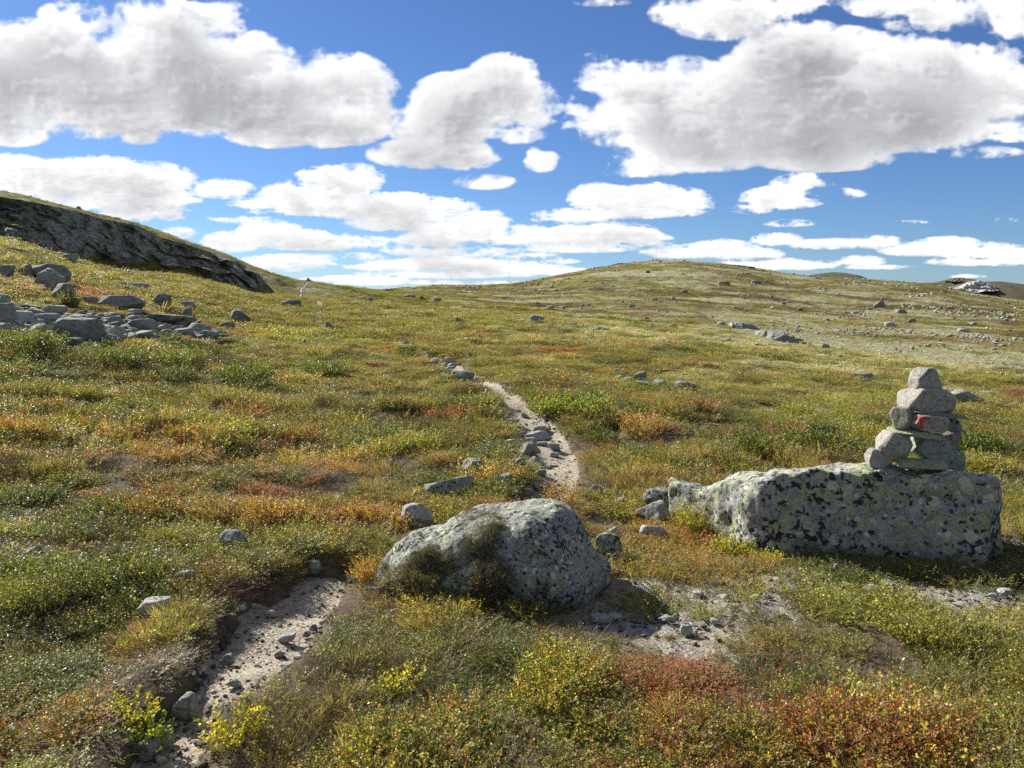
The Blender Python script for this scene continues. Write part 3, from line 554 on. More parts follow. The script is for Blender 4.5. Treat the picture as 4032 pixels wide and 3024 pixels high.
# ---------------------------------------------------------------- stone shapes
_ico = {}
def ico(n):
    if n not in _ico:
        bm = bmesh.new(); bmesh.ops.create_icosphere(bm, subdivisions=n, radius=1)
        _ico[n] = (np.array([v.co[:] for v in bm.verts]), np.array([[v.index for v in f.verts] for f in bm.faces])); bm.free()
    V, F = _ico[n]; return V.copy(), F
def stone_mesh(name, seed, dims, res=4, facets=11, sharp=.55, rough=.06, flatten=0, mat=None, hmin=.55, block=0, taper=0):
    """a boulder: directions clipped by random planes, then weathered with noise; dims = full x, y, z size"""
    rng = np.random.default_rng(seed); D, F = ico(res)
    n = rng.normal(size=(facets, 3)); n[:, 2] *= .8; n /= np.linalg.norm(n, axis=1)[:, None]; h = rng.uniform(hmin, .95, facets)
    n = np.vstack([n, [[0, 0, 1], [0, 0, -1]]]); h = np.r_[h, .80, .75]
    if block: n = np.vstack([n, [[1, 0, 0], [-1, 0, 0], [0, 0, 1], [0, 0, -1], [0, -1, 0]]]); h = np.r_[h, [block] * 5]
    dots = np.maximum(D @ n.T, 1e-3); q = h / dots; k = 10 + 55 * sharp
    r = -np.log(np.exp(-k * np.minimum(q, 3)).sum(1) + np.exp(-k * 1.0)) / k
    V = D * r[:, None]
    V *= 1 + (fbm3(V * 1.7 + seed * 3.1, 3, seed) * rough * 3 + fbm3(V * 6 + seed, 3, seed + 5, .6) * rough)[:, None]
    lo, hi = V.min(0), V.max(0); V = (V - (lo + hi) / 2) / (hi - lo) * np.array(dims)
    if taper: V[:, 0] *= 1 - taper * (V[:, 2] / dims[2] + .5); V[:, 1] *= 1 - taper * (V[:, 2] / dims[2] + .5)
    me = mesh_np(name, V, F); me.materials.append(mat) if mat else None
    return me
def add_stone(name, me, loc, rot=(0, 0, 0), label=None, cat=None, group=None):
    o = bpy.data.objects.new(name, me); COL.objects.link(o); o.location = loc; o.rotation_euler = rot
    if label: o['label'] = label
    if cat: o['category'] = cat
    if group: o['group'] = group
    return o
def loft_boulder(name, centre, poly, top, low=.9, mat=None, seed=1, edge=.10, rough=.05, na=260, dome=.35, base=-.18, bulge=.03, soft=1.8, pw=3.2):
    """free-standing boulder from its plan outline and its top profile; centre and outline in metres on the ground"""
    cx, cy = centre; P = np.array(poly) - centre; th = np.linspace(-math.pi, math.pi, na, endpoint=False); R = np.zeros(na)
    for i in range(len(P)):
        a, b = P[i], P[(i + 1) % len(P)]; e = b - a
        dx, dy = np.cos(th), np.sin(th); den = dx * e[1] - dy * e[0]; den = np.where(abs(den) < 1e-9, 1e-9, den)
        t = (a[0] * e[1] - a[1] * e[0]) / den; s = (a[0] * dy - a[1] * dx) / den
        R = np.where((t > 0) & (s >= -1e-6) & (s <= 1 + 1e-6), np.maximum(R, t), R)
    R = R * (1 + (fbm2(np.cos(th) * 3.2 + 7, np.sin(th) * 3.2 + seed, 3, seed) - .5) * .10)
    ker = np.exp(-.5 * (np.arange(-6, 7) / soft) ** 2); ker /= ker.sum(); R = np.convolve(np.r_[R[-6:], R, R[:6]], ker, 'valid')
    rows = []
    sv = np.linspace(0, 1, 46); X = []; 
    for s in sv:                                    # wall
        r = R * (low + (1 - low) * s + bulge * math.sin(math.pi * s)); e = edge * (1 - math.sqrt(max(0, 1 - max(0, (s - .82) / .18) ** 2)))
        r = r - e; x = cx + r * np.cos(th); y = cy + r * np.sin(th)
        zt = top(cx + R * np.cos(th) * .96, cy + R * np.sin(th) * .96) - dome
        X.append(np.stack([x, y, base + (zt - base) * s], 1))
    r1 = R * (low + (1 - low)) - edge
    for q in np.linspace(.985, 0.0, 60):            # top
        x = cx + r1 * q * np.cos(th); y = cy + r1 * q * np.sin(th)
        zt = top(x * .04 + .96 * x, y) * 1.0; zr = top(cx + R * np.cos(th) * .96, cy + R * np.sin(th) * .96)
        w = q ** pw; X.append(np.stack([x, y, (zt * (1 - w) + zr * w) - dome * w], 1))
    V = np.concatenate(X); nr = len(X); idx = np.arange(nr * na).reshape(nr, na); nx = np.roll(idx, -1, 1)
    F = np.stack([idx[:-1], nx[:-1], nx[1:], idx[1:]], -1).reshape(-1, 4)
    me = mesh_np(name, V, F); nn = np.zeros(len(V) * 3, np.float32); me.vertices.foreach_get('normal', nn); nn = nn.reshape(-1, 3)
    d = fbm3(V * 2.6 + seed, 3, seed) * rough * 2.2 + fbm3(V * 8.0, 3, seed + 3) * rough * .9 + fbm3(V * 26, 3, seed + 6, .6) * rough * .30
    rg = 1 - np.abs(fbm3(V * 3.5 + 9, 3, seed + 11)) * 4; d -= np.clip(rg - .55, 0, 1) * rough * .35
    V = V + nn * d[:, None]; V = V - np.array([cx, cy, 0]); me.vertices.foreach_set('co', V.astype(np.float32).ravel()); me.update()
    if mat: me.materials.append(mat)
    o = bpy.data.objects.new(name, me); COL.objects.link(o); o.location = (cx, cy, 0); return o
def prof(xs, zs): return lambda x, y: np.interp(x, xs, zs)
# the two big boulders of the foreground
fb_top = prof([-.90, -.80, -.66, -.47, -.37, -.27, -.17, -.03, .09, .24, .36, .44, .51, .58], [.10, .18, .265, .28, .30, .365, .42, .452, .465, .455, .425, .36, .26, .16])
gz = float(height(np.array([-.1]), np.array([4.15]), False)[0])
fbz = lambda x, y: fb_top(x, y) - .10 * np.clip((4.15 - y) / .4, 0, 1) ** 2 * np.clip((x + .9) / .5, 0, 1)
fb = loft_boulder('boulder', (-.10, 4.18), [(-.93, 4.25), (-.74, 4.02), (-.42, 3.90), (-.12, 3.84), (.16, 3.76), (.32, 3.80), (.46, 3.98), (.56, 4.22), (.50, 4.45), (.20, 4.58), (-.30, 4.55), (-.62, 4.45)], fbz, pw=8, low=.76, mat=RM['hero'], seed=4, edge=.07, rough=.055, dome=.13, base=-.20, bulge=.07)
fb['label'] = "rounded grey boulder beside the path with heather growing over its left half"; fb['category'] = 'boulder'
sl_top = prof([1.10, 1.22, 1.40, 1.55, 1.66, 1.80, 2.1, 2.45, 2.6, 2.85, 3.0, 3.12, 3.22, 3.38], [.27, .285, .30, .37, .455, .475, .490, .515, .520, .52, .495, .44, .38, .33])
_slt = sl_top
def sl_top(x, y):
    yf = np.where(x > 1.6, 4.86 - .30 * (x - 1.6), 4.86 + (1.6 - x) * 1.75)
    return _slt(x, y) - .225 * np.clip(y - yf - .06, 0, 2) + .052 * np.clip((x - 1.3) / .4, 0, 1) + .075 * (fbm2(x / .26, y / .26, 3, 55) - .5)
sb = loft_boulder('boulder', (2.25, 5.15), [(1.60, 4.84), (2.2, 4.70), (2.86, 4.47), (3.03, 4.62), (3.14, 4.85), (3.22, 5.1), (2.6, 5.45), (1.75, 5.85), (1.28, 5.84), (1.14, 5.60)], sl_top, low=.96, mat=RM['slab'], seed=9, edge=.03, rough=.06, dome=.02, base=-.35, bulge=.012, na=420, soft=1.2)
sb['label'] = "long slab boulder with black and green lichen carrying the stacked cairn"; sb['category'] = 'boulder'
bpy.context.view_layer.update()
def bvh_of(o):
    me = o.data; V = [o.matrix_world @ v.co for v in me.vertices]; return BVHTree.FromPolygons(V, [p.vertices[:] for p in me.polygons])
SLAB_T = bvh_of(sb); FB_T = bvh_of(fb)
# ---------------------------------------------------------------- the cairn on the slab: every stone lies loose
def fr(name):
    return {'A': (0, 700, .633, .633), 'B': (3300, 1400, .603, .603), 'D': (1300, 1750, .6103, .6103), 'E': (0, 2000, .633, .633), 'F': (1400, 1350, .4973, .4973), 'G': (2000, 950, .9186, .9186), 'H': (2000, 2200, .9186, .9186), 'R': (0, 1000, .452, .452), 'Q': (900, 1050, .452, .452), 'S': (3000, 1050, .4665, .4665)}[name]
def sxy(f, x, y): a = fr(f); return a[0] + x * a[2], a[1] + y * a[3]
CAIRN = [  # centre x, y, width, height (survey frame B), distance, depth, kind, tilt degrees, seed, facets, label
 (558, 152, 205, 132, 4.86, .17, 'cairn', 4, 3, 12, "pale blunt cone stone topping the cairn"),
 (570, 288, 296, 158, 4.86, .21, 'cairn', 6, 14, 9, "large tan block below the top stone of the cairn"),
 (602, 372, 372, 48, 4.84, .24, 'brown', 8, 5, 8, "thin dark slate sticking out to the right across the middle of the cairn"),
 (416, 408, 146, 128, 4.80, .15, 'brown', 5, 6, 12, "round brownish stone at the cairn's left shoulder beside the painted stone"),
 (580, 438, 224, 104, 4.76, .15, 'cairn', 5, 27, 9, "oblong pale stone bearing a red painted letter in the cairn"),
 (712, 456, 112, 104, 4.92, .16, 'dark', 0, 8, 10, "dark stone tucked behind the right end of the painted stone"),
 (706, 520, 128, 90, 4.88, .15, 'brown', -6, 9, 10, "rusty brown stone on the cairn's right side under the dark one"),
 (510, 506, 322, 62, 4.80, .22, 'greenc', 7, 10, 8, "flat yellow green slab stone bridging the cairn under the painted stone"),
 (370, 582, 236, 172, 4.78, .19, 'cairn', -6, 41, 16, "largest round stone low on the cairn's left with pale green lichen"),
 (262, 672, 146, 98, 4.80, .13, 'cairn', 14, 12, 12, "small rounded stone at the far left foot of the cairn"),
 (622, 612, 262, 146, 4.82, .18, 'grey', 24, 13, 9, "grey wedge stone leaning to the left inside the cairn's lower half"),
 (530, 703, 306, 62, 4.74, .20, 'greenc', 2, 34, 9, "flat green lichened stone lying on the slab at the cairn's front foot"),
 (712, 674, 100, 118, 4.86, .14, 'grey', -8, 15, 10, "upright speckled grey stone at the cairn's lower right"),
 (770, 690, 62, 112, 4.92, .12, 'greenc', 4, 16, 8, "narrow green stone at the outermost right foot of the cairn"),
 (736, 605, 64, 92, 4.94, .10, 'grey', -10, 17, 10, "small grey stone above the narrow one on the cairn's right edge")]
for (cx, cy, w, h, Y, dep, kind, tilt, seed, fac, lab) in CAIRN:
    sx, sy = sxy('B', cx, cy); p = at_depth(sx, sy, Y); k = .603 * Y / FPX * 1.02
    ca, sa = abs(math.cos(rad(tilt))), abs(math.sin(rad(tilt)))
    ww = w * k * 1.05; hh = h * k * 1.10; 
    if abs(tilt) < 12 and w > h: hh = max(hh - ww * sa * .8, hh * .55)
    me = stone_mesh('cairn_stone', seed, (ww * .98, dep, hh * 1.12), 5, fac, 1.0, .04, mat=RM[kind], hmin=.75 if seed == 41 else .60, block=0 if seed in (41, 6) else .72, taper=.42 if seed == 3 else 0)
    o = add_stone('cairn_stone', me, p, (0, rad(tilt) + 0, 0), lab, 'stone', 'loose stones of the cairn on the slab')
    if seed == 27:                               # the painted letter, laid on the face of the stone
        bpy.context.view_layer.update(); T = bvh_of(o); pm, g = new_mat('red_paint'); tcp = g.add('ShaderNodeTexCoord', 3)
        g.out(g.bsdf(g.mix(g.ramp(g.noise(tcp, 90, 4), .40, .66, 0, .6), (.50, .035, .04), (.42, .13, .11)), .7, None, .25))
        V, F = [], []
        def stroke(x0, y0, x1, y1, nx, ny, shx=0):
            o0 = len(V)
            for j in range(ny + 1):
                for i in range(nx + 1):
                    u, v = i / nx, j / ny; jx = 2.0 * math.sin(v * 9 + x0) ; jy = 2.0 * math.sin(u * 8 + y0)
                    X = x0 + (x1 - x0) * u + (jx if i in (0, nx) else 0) + shx * v; Yp = y0 + (y1 - y0) * v + (jy if j in (0, ny) else 0)
                    s = sxy('B', X, Yp); dd = Vector(ray(*s)).normalized(); hit = T.ray_cast(Vector((0, 0, EYE)), dd)
                    q = hit[0] - dd * .0012 if hit[0] is not None else None
                    V.append(q)
            for j in range(ny):
                for i in range(nx):
                    f = [o0 + j * (nx + 1) + i, o0 + (j + 1) * (nx + 1) + i, o0 + (j + 1) * (nx + 1) + i + 1, o0 + j * (nx + 1) + i + 1]
                    if all(V[a] is not None for a in f): F.append(f)
        stroke(500, 402, 600, 421, 22, 5); stroke(534, 423, 559, 480, 6, 14, -2)
        keep = sorted({a for f in F for a in f}); rem = {a: i for i, a in enumerate(keep)}
        inv = o.matrix_world.inverted(); VV = [tuple(inv @ V[a]) for a in keep]; FF = [[rem[a] for a in f] for f in F]
        link('painted_letter', mesh_np('painted_letter', VV, FF), pm, o, label='faded red letter T painted on the stone')
# ---------------------------------------------------------------- loose stones of the heath, surveyed one by one: frame, centre x, bottom y, width, height, kind, label or None
KS = [
 ('D', 560, 585, 215, 150, 'pale', "pale pinkish angular boulder behind the left end of the heather covered boulder"),
 ('D', 1800, 800, 210, 175, 'hero', "lichened block wedged behind the right side of the heather covered boulder"),
 ('F', 930, 1080, 184, 118, 'grey', "small domed grey green boulder left of the path bend"),
 ('F', 745, 1255, 400, 140, 'grey', "broad low whaleback boulder among orange shrubs left of the path"),
 ('F', 1165, 1135, 155, 66, 'grey', "low grey stone just right of the small domed boulder"),
 ('F', 1292, 1005, 110, 70, 'grey', "spotted stone at the left edge of the gravel bend"),
 ('F', 1402, 975, 75, 55, 'grey', "little green stone at the gravel bend's left edge"),
 ('F', 1465, 1078, 98, 55, 'grey', "grey stone lying in the gravel bend"),
 ('F', 1380, 905, 180, 85, 'dark', "dark humped stone half sunk at the left side of the path"),
 ('F', 1570, 868, 105, 55, 'grey', "flat grey stone in the path above the bend"),
 ('F', 1572, 915, 90, 35, 'pale', "thin pale stone below the flat grey one in the path"),
 ('F', 1430, 785, 195, 52, 'pale', "long pale slab lying across the path"),
 ('F', 1390, 810, 100, 42, 'grey', "rounded grey stone in front of the long pale slab"),
 ('F', 1462, 725, 125, 48, 'pale', "pale stone heaped behind the long slab in the path"),
 ('F', 1525, 712, 50, 32, 'pale', None), ('F', 1265, 682, 92, 30, 'pale', "flat white stone at the path's left side below the long slab of the middle stretch"), ('F', 1245, 642, 112, 28, 'pale', "thin grey white stone across the narrow middle path"),
 ('F', 1220, 815, 90, 32, 'pale', "small pale stone lying left of the path slab"), ('F', 1328, 600, 34, 34, 'pale', None), ('F', 1285, 555, 30, 18, 'pale', None), ('F', 1300, 560, 26, 16, 'pale', None), ('F', 1200, 605, 60, 16, 'pale', None),
 ('F', 1042, 418, 42, 40, 'pale', "white upright sliver of stone at the path's right edge"), ('F', 1110, 470, 24, 26, 'pale', None), ('F', 1330, 740, 70, 24, 'grey', None), ('F', 1480, 825, 90, 26, 'pale', None), ('F', 1520, 780, 80, 26, 'pale', None),
 ('F', 850, 312, 190, 68, 'dark', "long dark outcrop stone where the path narrows"), ('F', 715, 288, 72, 36, 'grey', "single round grey stone left of the dark outcrop by the path"),
 ('F', 745, 172, 78, 44, 'pale', "uppermost pale block of the stone step in the path"), ('F', 765, 208, 80, 32, 'pale', "middle pale slab of the stone step in the path"), ('F', 712, 196, 60, 24, 'grey', None), ('F', 750, 222, 90, 22, 'pale', None), ('F', 632, 160, 70, 24, 'pale', None), ('F', 560, 132, 60, 18, 'pale', None),
 ('F', 940, 320, 90, 28, 'pale', None), ('F', 920, 360, 60, 20, 'pale', None), ('F', 1000, 420, 30, 20, 'brown', None), ('F', 885, 492, 80, 18, 'pale', None), ('F', 1085, 440, 40, 16, 'pale', None), ('F', 1350, 600, 50, 24, 'grey', None),
 ('F', 1432, 1178, 65, 44, 'brown', "pinkish brown cobble low in the gravel bend"), ('F', 1500, 1160, 85, 34, 'pale', None), ('F', 1552, 1235, 66, 36, 'pale', "white cobble where the gravel meets the orange shrubs"), ('F', 1620, 1190, 60, 26, 'pale', None), ('F', 1410, 1105, 50, 26, 'pale', None), ('F', 1380, 1075, 44, 24, 'pale', None), ('F', 1530, 1010, 50, 22, 'pale', None), ('F', 1440, 1105, 60, 24, 'pale', None), ('F', 1370, 1245, 100, 70, 'brown', "brownish stone buried in shrubs at the foot of the gravel bend"),
 ('F', 238, 1125, 54, 40, 'pale', None), ('F', 480, 1275, 60, 30, 'pale', None), ('F', 1010, 1260, 130, 50, 'grey', "grey stone half hidden right of the whaleback boulder"),
 ('F', 2090, 318, 82, 42, 'grey', "left round stone of the pair at the foot of the lichen slope"), ('F', 2160, 328, 86, 38, 'grey', "right flat stone of the pair at the foot of the lichen slope"), ('F', 2080, 250, 54, 34, 'grey', None), ('F', 1905, 1205, 120, 56, 'grey', "grey slab in dark shrubs right of the gravel bend"), ('F', 2100, 1300, 60, 52, 'pale', "small pale stone standing in green shrubs behind the boulders"), ('F', 1805, 320, 30, 18, 'pale', None),
 ('D', 2080, 545, 240, 130, 'grey', "grey flat boulder against the left end of the cairn slab"), ('D', 2120, 445, 200, 115, 'dark', "dark blocky boulder behind the left end of the cairn slab"), ('D', 2085, 625, 180, 78, 'pale', "pale low stone in front of the cairn slab's left end"),
 ('D', 1878, 405, 55, 44, 'pale', None), ('D', 1962, 745, 80, 42, 'pale', "pale cobble right of the wedged lichened block"), ('D', 2040, 785, 90, 54, 'greenc', "yellow green lichened cobble on the turf between both big boulders"), ('D', 1832, 595, 66, 40, 'pale', None), ('D', 2175, 780, 54, 34, 'greenc', None), ('D', 1730, 420, 40, 22, 'pale', None),
 ('D', 242, 688, 46, 46, 'grey', None), ('D', 1740, 1168, 160, 32, 'grey', "flat stone in the shadow right of the heather covered boulder"), ('D', 2170, 1160, 110, 26, 'grey', None), ('D', 1945, 985, 50, 22, 'pale', None),
 ('E', 1452, 280, 158, 100, 'grey', "grey green stone standing alone in the scrub left of the path"), ('E', 1160, 525, 130, 95, 'pale', "pale broken stone in the scrub between the two lone stones left of the path"), ('E', 980, 685, 210, 72, 'pale', "low white slab in the scrub by the bottom left path bank"), ('E', 1020, 730, 96, 44, 'pale', "small white stone at the foot of the low white slab"),
 ('E', 1962, 430, 74, 76, 'grey', "round grey stone in the shaded head of the path cutting"), ('E', 1505, 660, 54, 32, 'pale', None), ('E', 1582, 640, 50, 26, 'pale', None), ('E', 1682, 695, 66, 34, 'pale', "pale cobble at the shadow's edge on the near path"), ('E', 1790, 856, 115, 40, 'pale', "flat pale stone at the right side of the near path"), ('E', 1912, 826, 56, 34, 'grey', None), ('E', 1950, 785, 54, 34, 'grey', None), ('E', 1742, 950, 74, 34, 'grey', "small grey stone lying on the near path below the flat pale one"), ('E', 1412, 992, 94, 50, 'grey', "grey cobble at the left edge of the near path"), ('E', 1456, 1135, 104, 34, 'pale', "white flush stone in the middle of the near path"),
 ('E', 1152, 1355, 158, 138, 'grey', "grey blue wedge of rock at the left edge of the path near the bottom"), ('E', 900, 1612, 190, 115, 'grey', "broad grey stone at the bottom edge left of the path"), ('E', 1030, 1505, 108, 84, 'grey', "grey stone between the wedge and the bottom edge beside the path"), ('E', 1012, 1615, 66, 56, 'pale', None), ('E', 215, 305, 90, 40, 'pale', "pale low stone in the scrub near the left edge"), ('E', 1230, 1232, 60, 30, 'pale', None), ('E', 1370, 1275, 60, 22, 'pale', None), ('E', 1330, 1180, 40, 18, 'pale', None), ('E', 1520, 1200, 50, 20, 'pale', None), ('E', 1700, 690, 40, 20, 'pale', None), ('E', 1240, 1040, 26, 26, 'pale', None),
 ('H', 765, 338, 54, 34, 'pale', "white pebble like cobble at the tip of the boulder's shadow"), ('H', 420, 290, 135, 27, 'grey', None), ('H', 690, 288, 64, 24, 'grey', None), ('H', 1412, 64, 36, 26, 'pale', "pale cobble in the shaded shrubs below the cairn slab"), ('H', 590, 24, 54, 28, 'greenc', None), ('H', 682, 30, 44, 24, 'greenc', None), ('H', 1562, 154, 66, 24, 'pale', "pale stone on the gravel strip in front of the cairn slab"), ('H', 1642, 140, 76, 22, 'grey', None), ('H', 1782, 190, 84, 16, 'pale', None), ('H', 1440, 128, 50, 14, 'pale', None), ('H', 2132, 170, 56, 22, 'pale', None), ('H', 2080, 180, 40, 14, 'pale', None), ('H', 1660, 812, 80, 56, 'pale', "pale lichen crusted lump among rust red shrubs at lower right"), ('H', 930, 185, 40, 16, 'pale', None), ('H', 815, 170, 50, 16, 'pale', None), ('H', 1060, 190, 46, 16, 'pale', None), ('H', 960, 225, 60, 14, 'pale', None), ('H', 885, 292, 40, 16, 'pale', None),
 ('B', 1002, 1335, 104, 78, 'grey', "rounded stone at the right foot of the cairn slab"), ('B', 820, 315, 155, 54, 'grey', "flat grey rock in the lichen slope right of the cairn"), ('B', 900, 384, 34, 22, 'pale', None),
 ('R', 418, 262, 305, 112, 'dark', "long dark slab topping the scree on the left slope"), ('R', 215, 196, 118, 66, 'dark', "dark round stone left of the long dark slab"), ('R', 50, 222, 130, 80, 'dark', "dark stone at the left border above the scree"), ('R', 432, 338, 225, 146, 'grey', "tall pale green boulder in front of the long dark slab"), ('R', 562, 452, 160, 128, 'dark', "dark spotted boulder below the tall pale green one"), ('R', 28, 520, 90, 96, 'grey', "rounded boulder cut by the left border in the scree"), ('R', 15, 450, 110, 60, 'grey', None),
 ('R', 1075, 494, 325, 92, 'dark', "low dark outcrop ridge with red shrubs below it on the left slope"), ('R', 1170, 530, 120, 30, 'grey', None), ('R', 1420, 535, 130, 130, 'dark', "tall dark boulder right of the low outcrop ridge"), ('R', 1370, 430, 150, 42, 'grey', "flat grey rock capping the tall dark boulder's left side"), ('R', 1160, 305, 235, 38, 'grey', "long flat grey rock in the open turf below the crag"), ('R', 2108, 644, 175, 112, 'dark', "dark cracked boulder in yellow shrubs right of the scree"), ('R', 1980, 658, 125, 42, 'dark', "low dark rock left of the dark cracked boulder"),
 ('R', 50, 642, 155, 132, 'grey', "big grey green stone at the left border of the scree heap"), ('R', 150, 578, 155, 74, 'grey', "grey slab leaning on the border stone of the scree heap"), ('R', 182, 634, 185, 82, 'pale', "bright whitish stone in the left part of the scree heap"), ('R', 290, 560, 185, 44, 'brown', None), ('R', 470, 594, 195, 92, 'grey', "green grey slab behind the middle of the scree heap"), ('R', 400, 646, 235, 78, 'grey', "broad green stone in the middle of the scree heap"), ('R', 320, 666, 112, 58, 'pale', "lilac white stone low in the scree heap"), ('R', 370, 705, 205, 52, 'grey', None), ('R', 460, 656, 92, 44, 'grey', None), ('R', 612, 664, 225, 78, 'grey', "ridged grey stone above the big spotted one in the scree"), ('R', 690, 606, 192, 44, 'grey', None), ('R', 780, 648, 112, 72, 'dark', None), ('R', 810, 696, 104, 54, 'grey', None), ('R', 900, 706, 145, 64, 'grey', "grey stone left above the smooth pale one of the scree"), ('R', 690, 796, 370, 156, 'dark', "largest stone of the scree heap, dark spotted and wide"), ('R', 640, 814, 150, 50, 'grey', None), ('R', 980, 756, 205, 84, 'pale', "smooth pale lilac stone at the right of the big spotted one"), ('R', 942, 774, 130, 50, 'grey', None), ('R', 1000, 644, 125, 62, 'dark', None), ('R', 1250, 694, 215, 84, 'grey', "pointed grey stone in the right half of the scree"), ('R', 1190, 614, 160, 52, 'grey', None), ('R', 1450, 606, 290, 54, 'dark', "long dark flat stone along the top of the scree's right half"), ('R', 1420, 654, 92, 34, 'dark', None), ('R', 1430, 706, 124, 62, 'grey', None), ('R', 1340, 728, 74, 42, 'grey', None), ('R', 1260, 738, 135, 42, 'pale', None), ('R', 1610, 734, 155, 54, 'grey', "grey stone near the right end of the scree"), ('R', 1740, 734, 185, 92, 'grey', "blocky green grey stone closing the right end of the scree"), ('R', 1820, 764, 165, 62, 'grey', "outermost right stone of the scree heap"), ('R', 1880, 734, 74, 42, 'grey', None), ('R', 1630, 564, 84, 62, 'dark', None), ('R', 1640, 624, 115, 52, 'dark', None), ('R', 1640, 506, 115, 64, 'grey', "grey stone on the turf above the right end of the scree"), ('R', 780, 454, 125, 52, 'dark', "dark stone in red shrubs left of the low outcrop ridge"), ('R', 260, 605, 90, 40, 'grey', None), ('R', 560, 700, 120, 50, 'grey', None), ('R', 330, 600, 120, 40, 'grey', None), ('R', 100, 690, 140, 50, 'grey', None), ('R', 1120, 720, 90, 36, 'dark', None), ('R', 1540, 690, 120, 40, 'grey', None), ('R', 1700, 690, 110, 40, 'grey', None), ('R', 860, 640, 80, 40, 'grey', None), ('R', 1330, 690, 70, 40, 'grey', None), ('R', 740, 700, 90, 40, 'grey', None),
 ('R', 620, 82, 115, 56, 'grey', "grey hump of rock in the turf close below the crag"), ('R', 370, 84, 120, 42, 'dark', "dark rock in the turf under the left part of the crag"), ('R', 1125, 184, 44, 26, 'grey', None), ('R', 1040, 248, 54, 22, 'dark', None), ('R', 505, 22, 64, 22, 'pale', "pale block at the very foot of the crag"), ('R', 1510, 214, 22, 12, 'pale', None), ('R', 1000, 460, 60, 20, 'grey', None), ('R', 420, 490, 110, 24, 'grey', None), ('R', 270, 500, 130, 34, 'dark', None), ('R', 90, 530, 100, 30, 'grey', None),
 ('Q', 875, 562, 60, 68, 'brown', "upright reddish grey stone standing beside the path"), ('Q', 912, 568, 40, 32, 'dark', "dark stone leaning against the upright one by the path"), ('Q', 545, 360, 165, 58, 'dark', "dark flat slab under the right end of the crag"), ('Q', 570, 430, 115, 38, 'dark', "dark low rock between the slab and the upright stone"), ('Q', 1400, 219, 82, 20, 'dark', "dark rock on the skyline at the saddle"), ('Q', 1580, 273, 92, 30, 'grey', "grey rock on the rise right of the saddle"), ('Q', 1680, 283, 44, 24, 'dark', None), ('Q', 1820, 318, 74, 38, 'grey', "grey rock right of the saddle above green scrub"), ('Q', 1230, 304, 54, 28, 'grey', None), ('Q', 1545, 680, 50, 26, 'pale', None), ('Q', 1715, 800, 60, 16, 'pale', None), ('Q', 1470, 664, 40, 14, 'pale', None), ('Q', 740, 482, 40, 16, 'pale', None), ('Q', 800, 508, 60, 14, 'pale', None), ('Q', 620, 238, 24, 12, 'pale', None), ('Q', 612, 262, 22, 10, 'pale', None), ('Q', 660, 165, 20, 8, 'pale', None), ('Q', 790, 380, 36, 14, 'pale', None), ('Q', 780, 355, 30, 12, 'pale', None), ('Q', 660, 680, 60, 36, 'grey', None), ('Q', 1990, 470, 60, 24, 'dark', None), ('Q', 2010, 524, 60, 30, 'grey', None), ('Q', 1640, 510, 60, 20, 'dark', None),
 ('G', 125, 353, 64, 30, 'grey', "round grey boulder alone on the mid slope below the dome hill"), ('G', 275, 367, 46, 15, 'dark', "dark flat stone right of the lone mid slope boulder"), ('G', 375, 390, 52, 19, 'grey', "left stone of the mid slope group"), ('G', 415, 390, 42, 15, 'pale', "right stone of the mid slope group"), ('G', 707, 374, 38, 15, 'dark', "small dark stone on the crest of the lichen slope"), ('G', 803, 428, 38, 12, 'grey', None), ('G', 945, 432, 30, 11, 'pale', None), ('G', 1360, 462, 36, 16, 'grey', "pair like grey stone on the crest left of the cairn"), ('G', 1426, 500, 24, 9, 'dark', None), ('G', 915, 358, 32, 11, 'pale', None),
 ('G', 565, 614, 58, 42, 'grey', "blocky grey boulder in the middle of the row right of the willow scrub"), ('G', 511, 614, 42, 17, 'grey', None), ('G', 475, 608, 34, 20, 'grey', "leftmost grey stone of the row above the willow scrub"), ('G', 650, 628, 62, 25, 'dark', "dark low boulder in the row right of the blocky one"), ('G', 757, 650, 94, 38, 'dark', "wide dark boulder ending the row on the right"), ('G', 470, 574, 38, 20, 'grey', None), ('G', 655, 702, 54, 22, 'grey', None), ('G', 1512, 588, 92, 18, 'dark', "dark flat rock in the lichen slope left of the cairn top"), ('G', 770, 690, 70, 16, 'grey', None), ('G', 580, 622, 60, 12, 'pale', None), ('G', 320, 608, 24, 10, 'pale', None), ('G', 1110, 448, 30, 8, 'pale', None), ('G', 1210, 462, 20, 7, 'pale', None), ('G', 1285, 490, 36, 8, 'dark', None), ('G', 1060, 450, 30, 8, 'grey', None)]
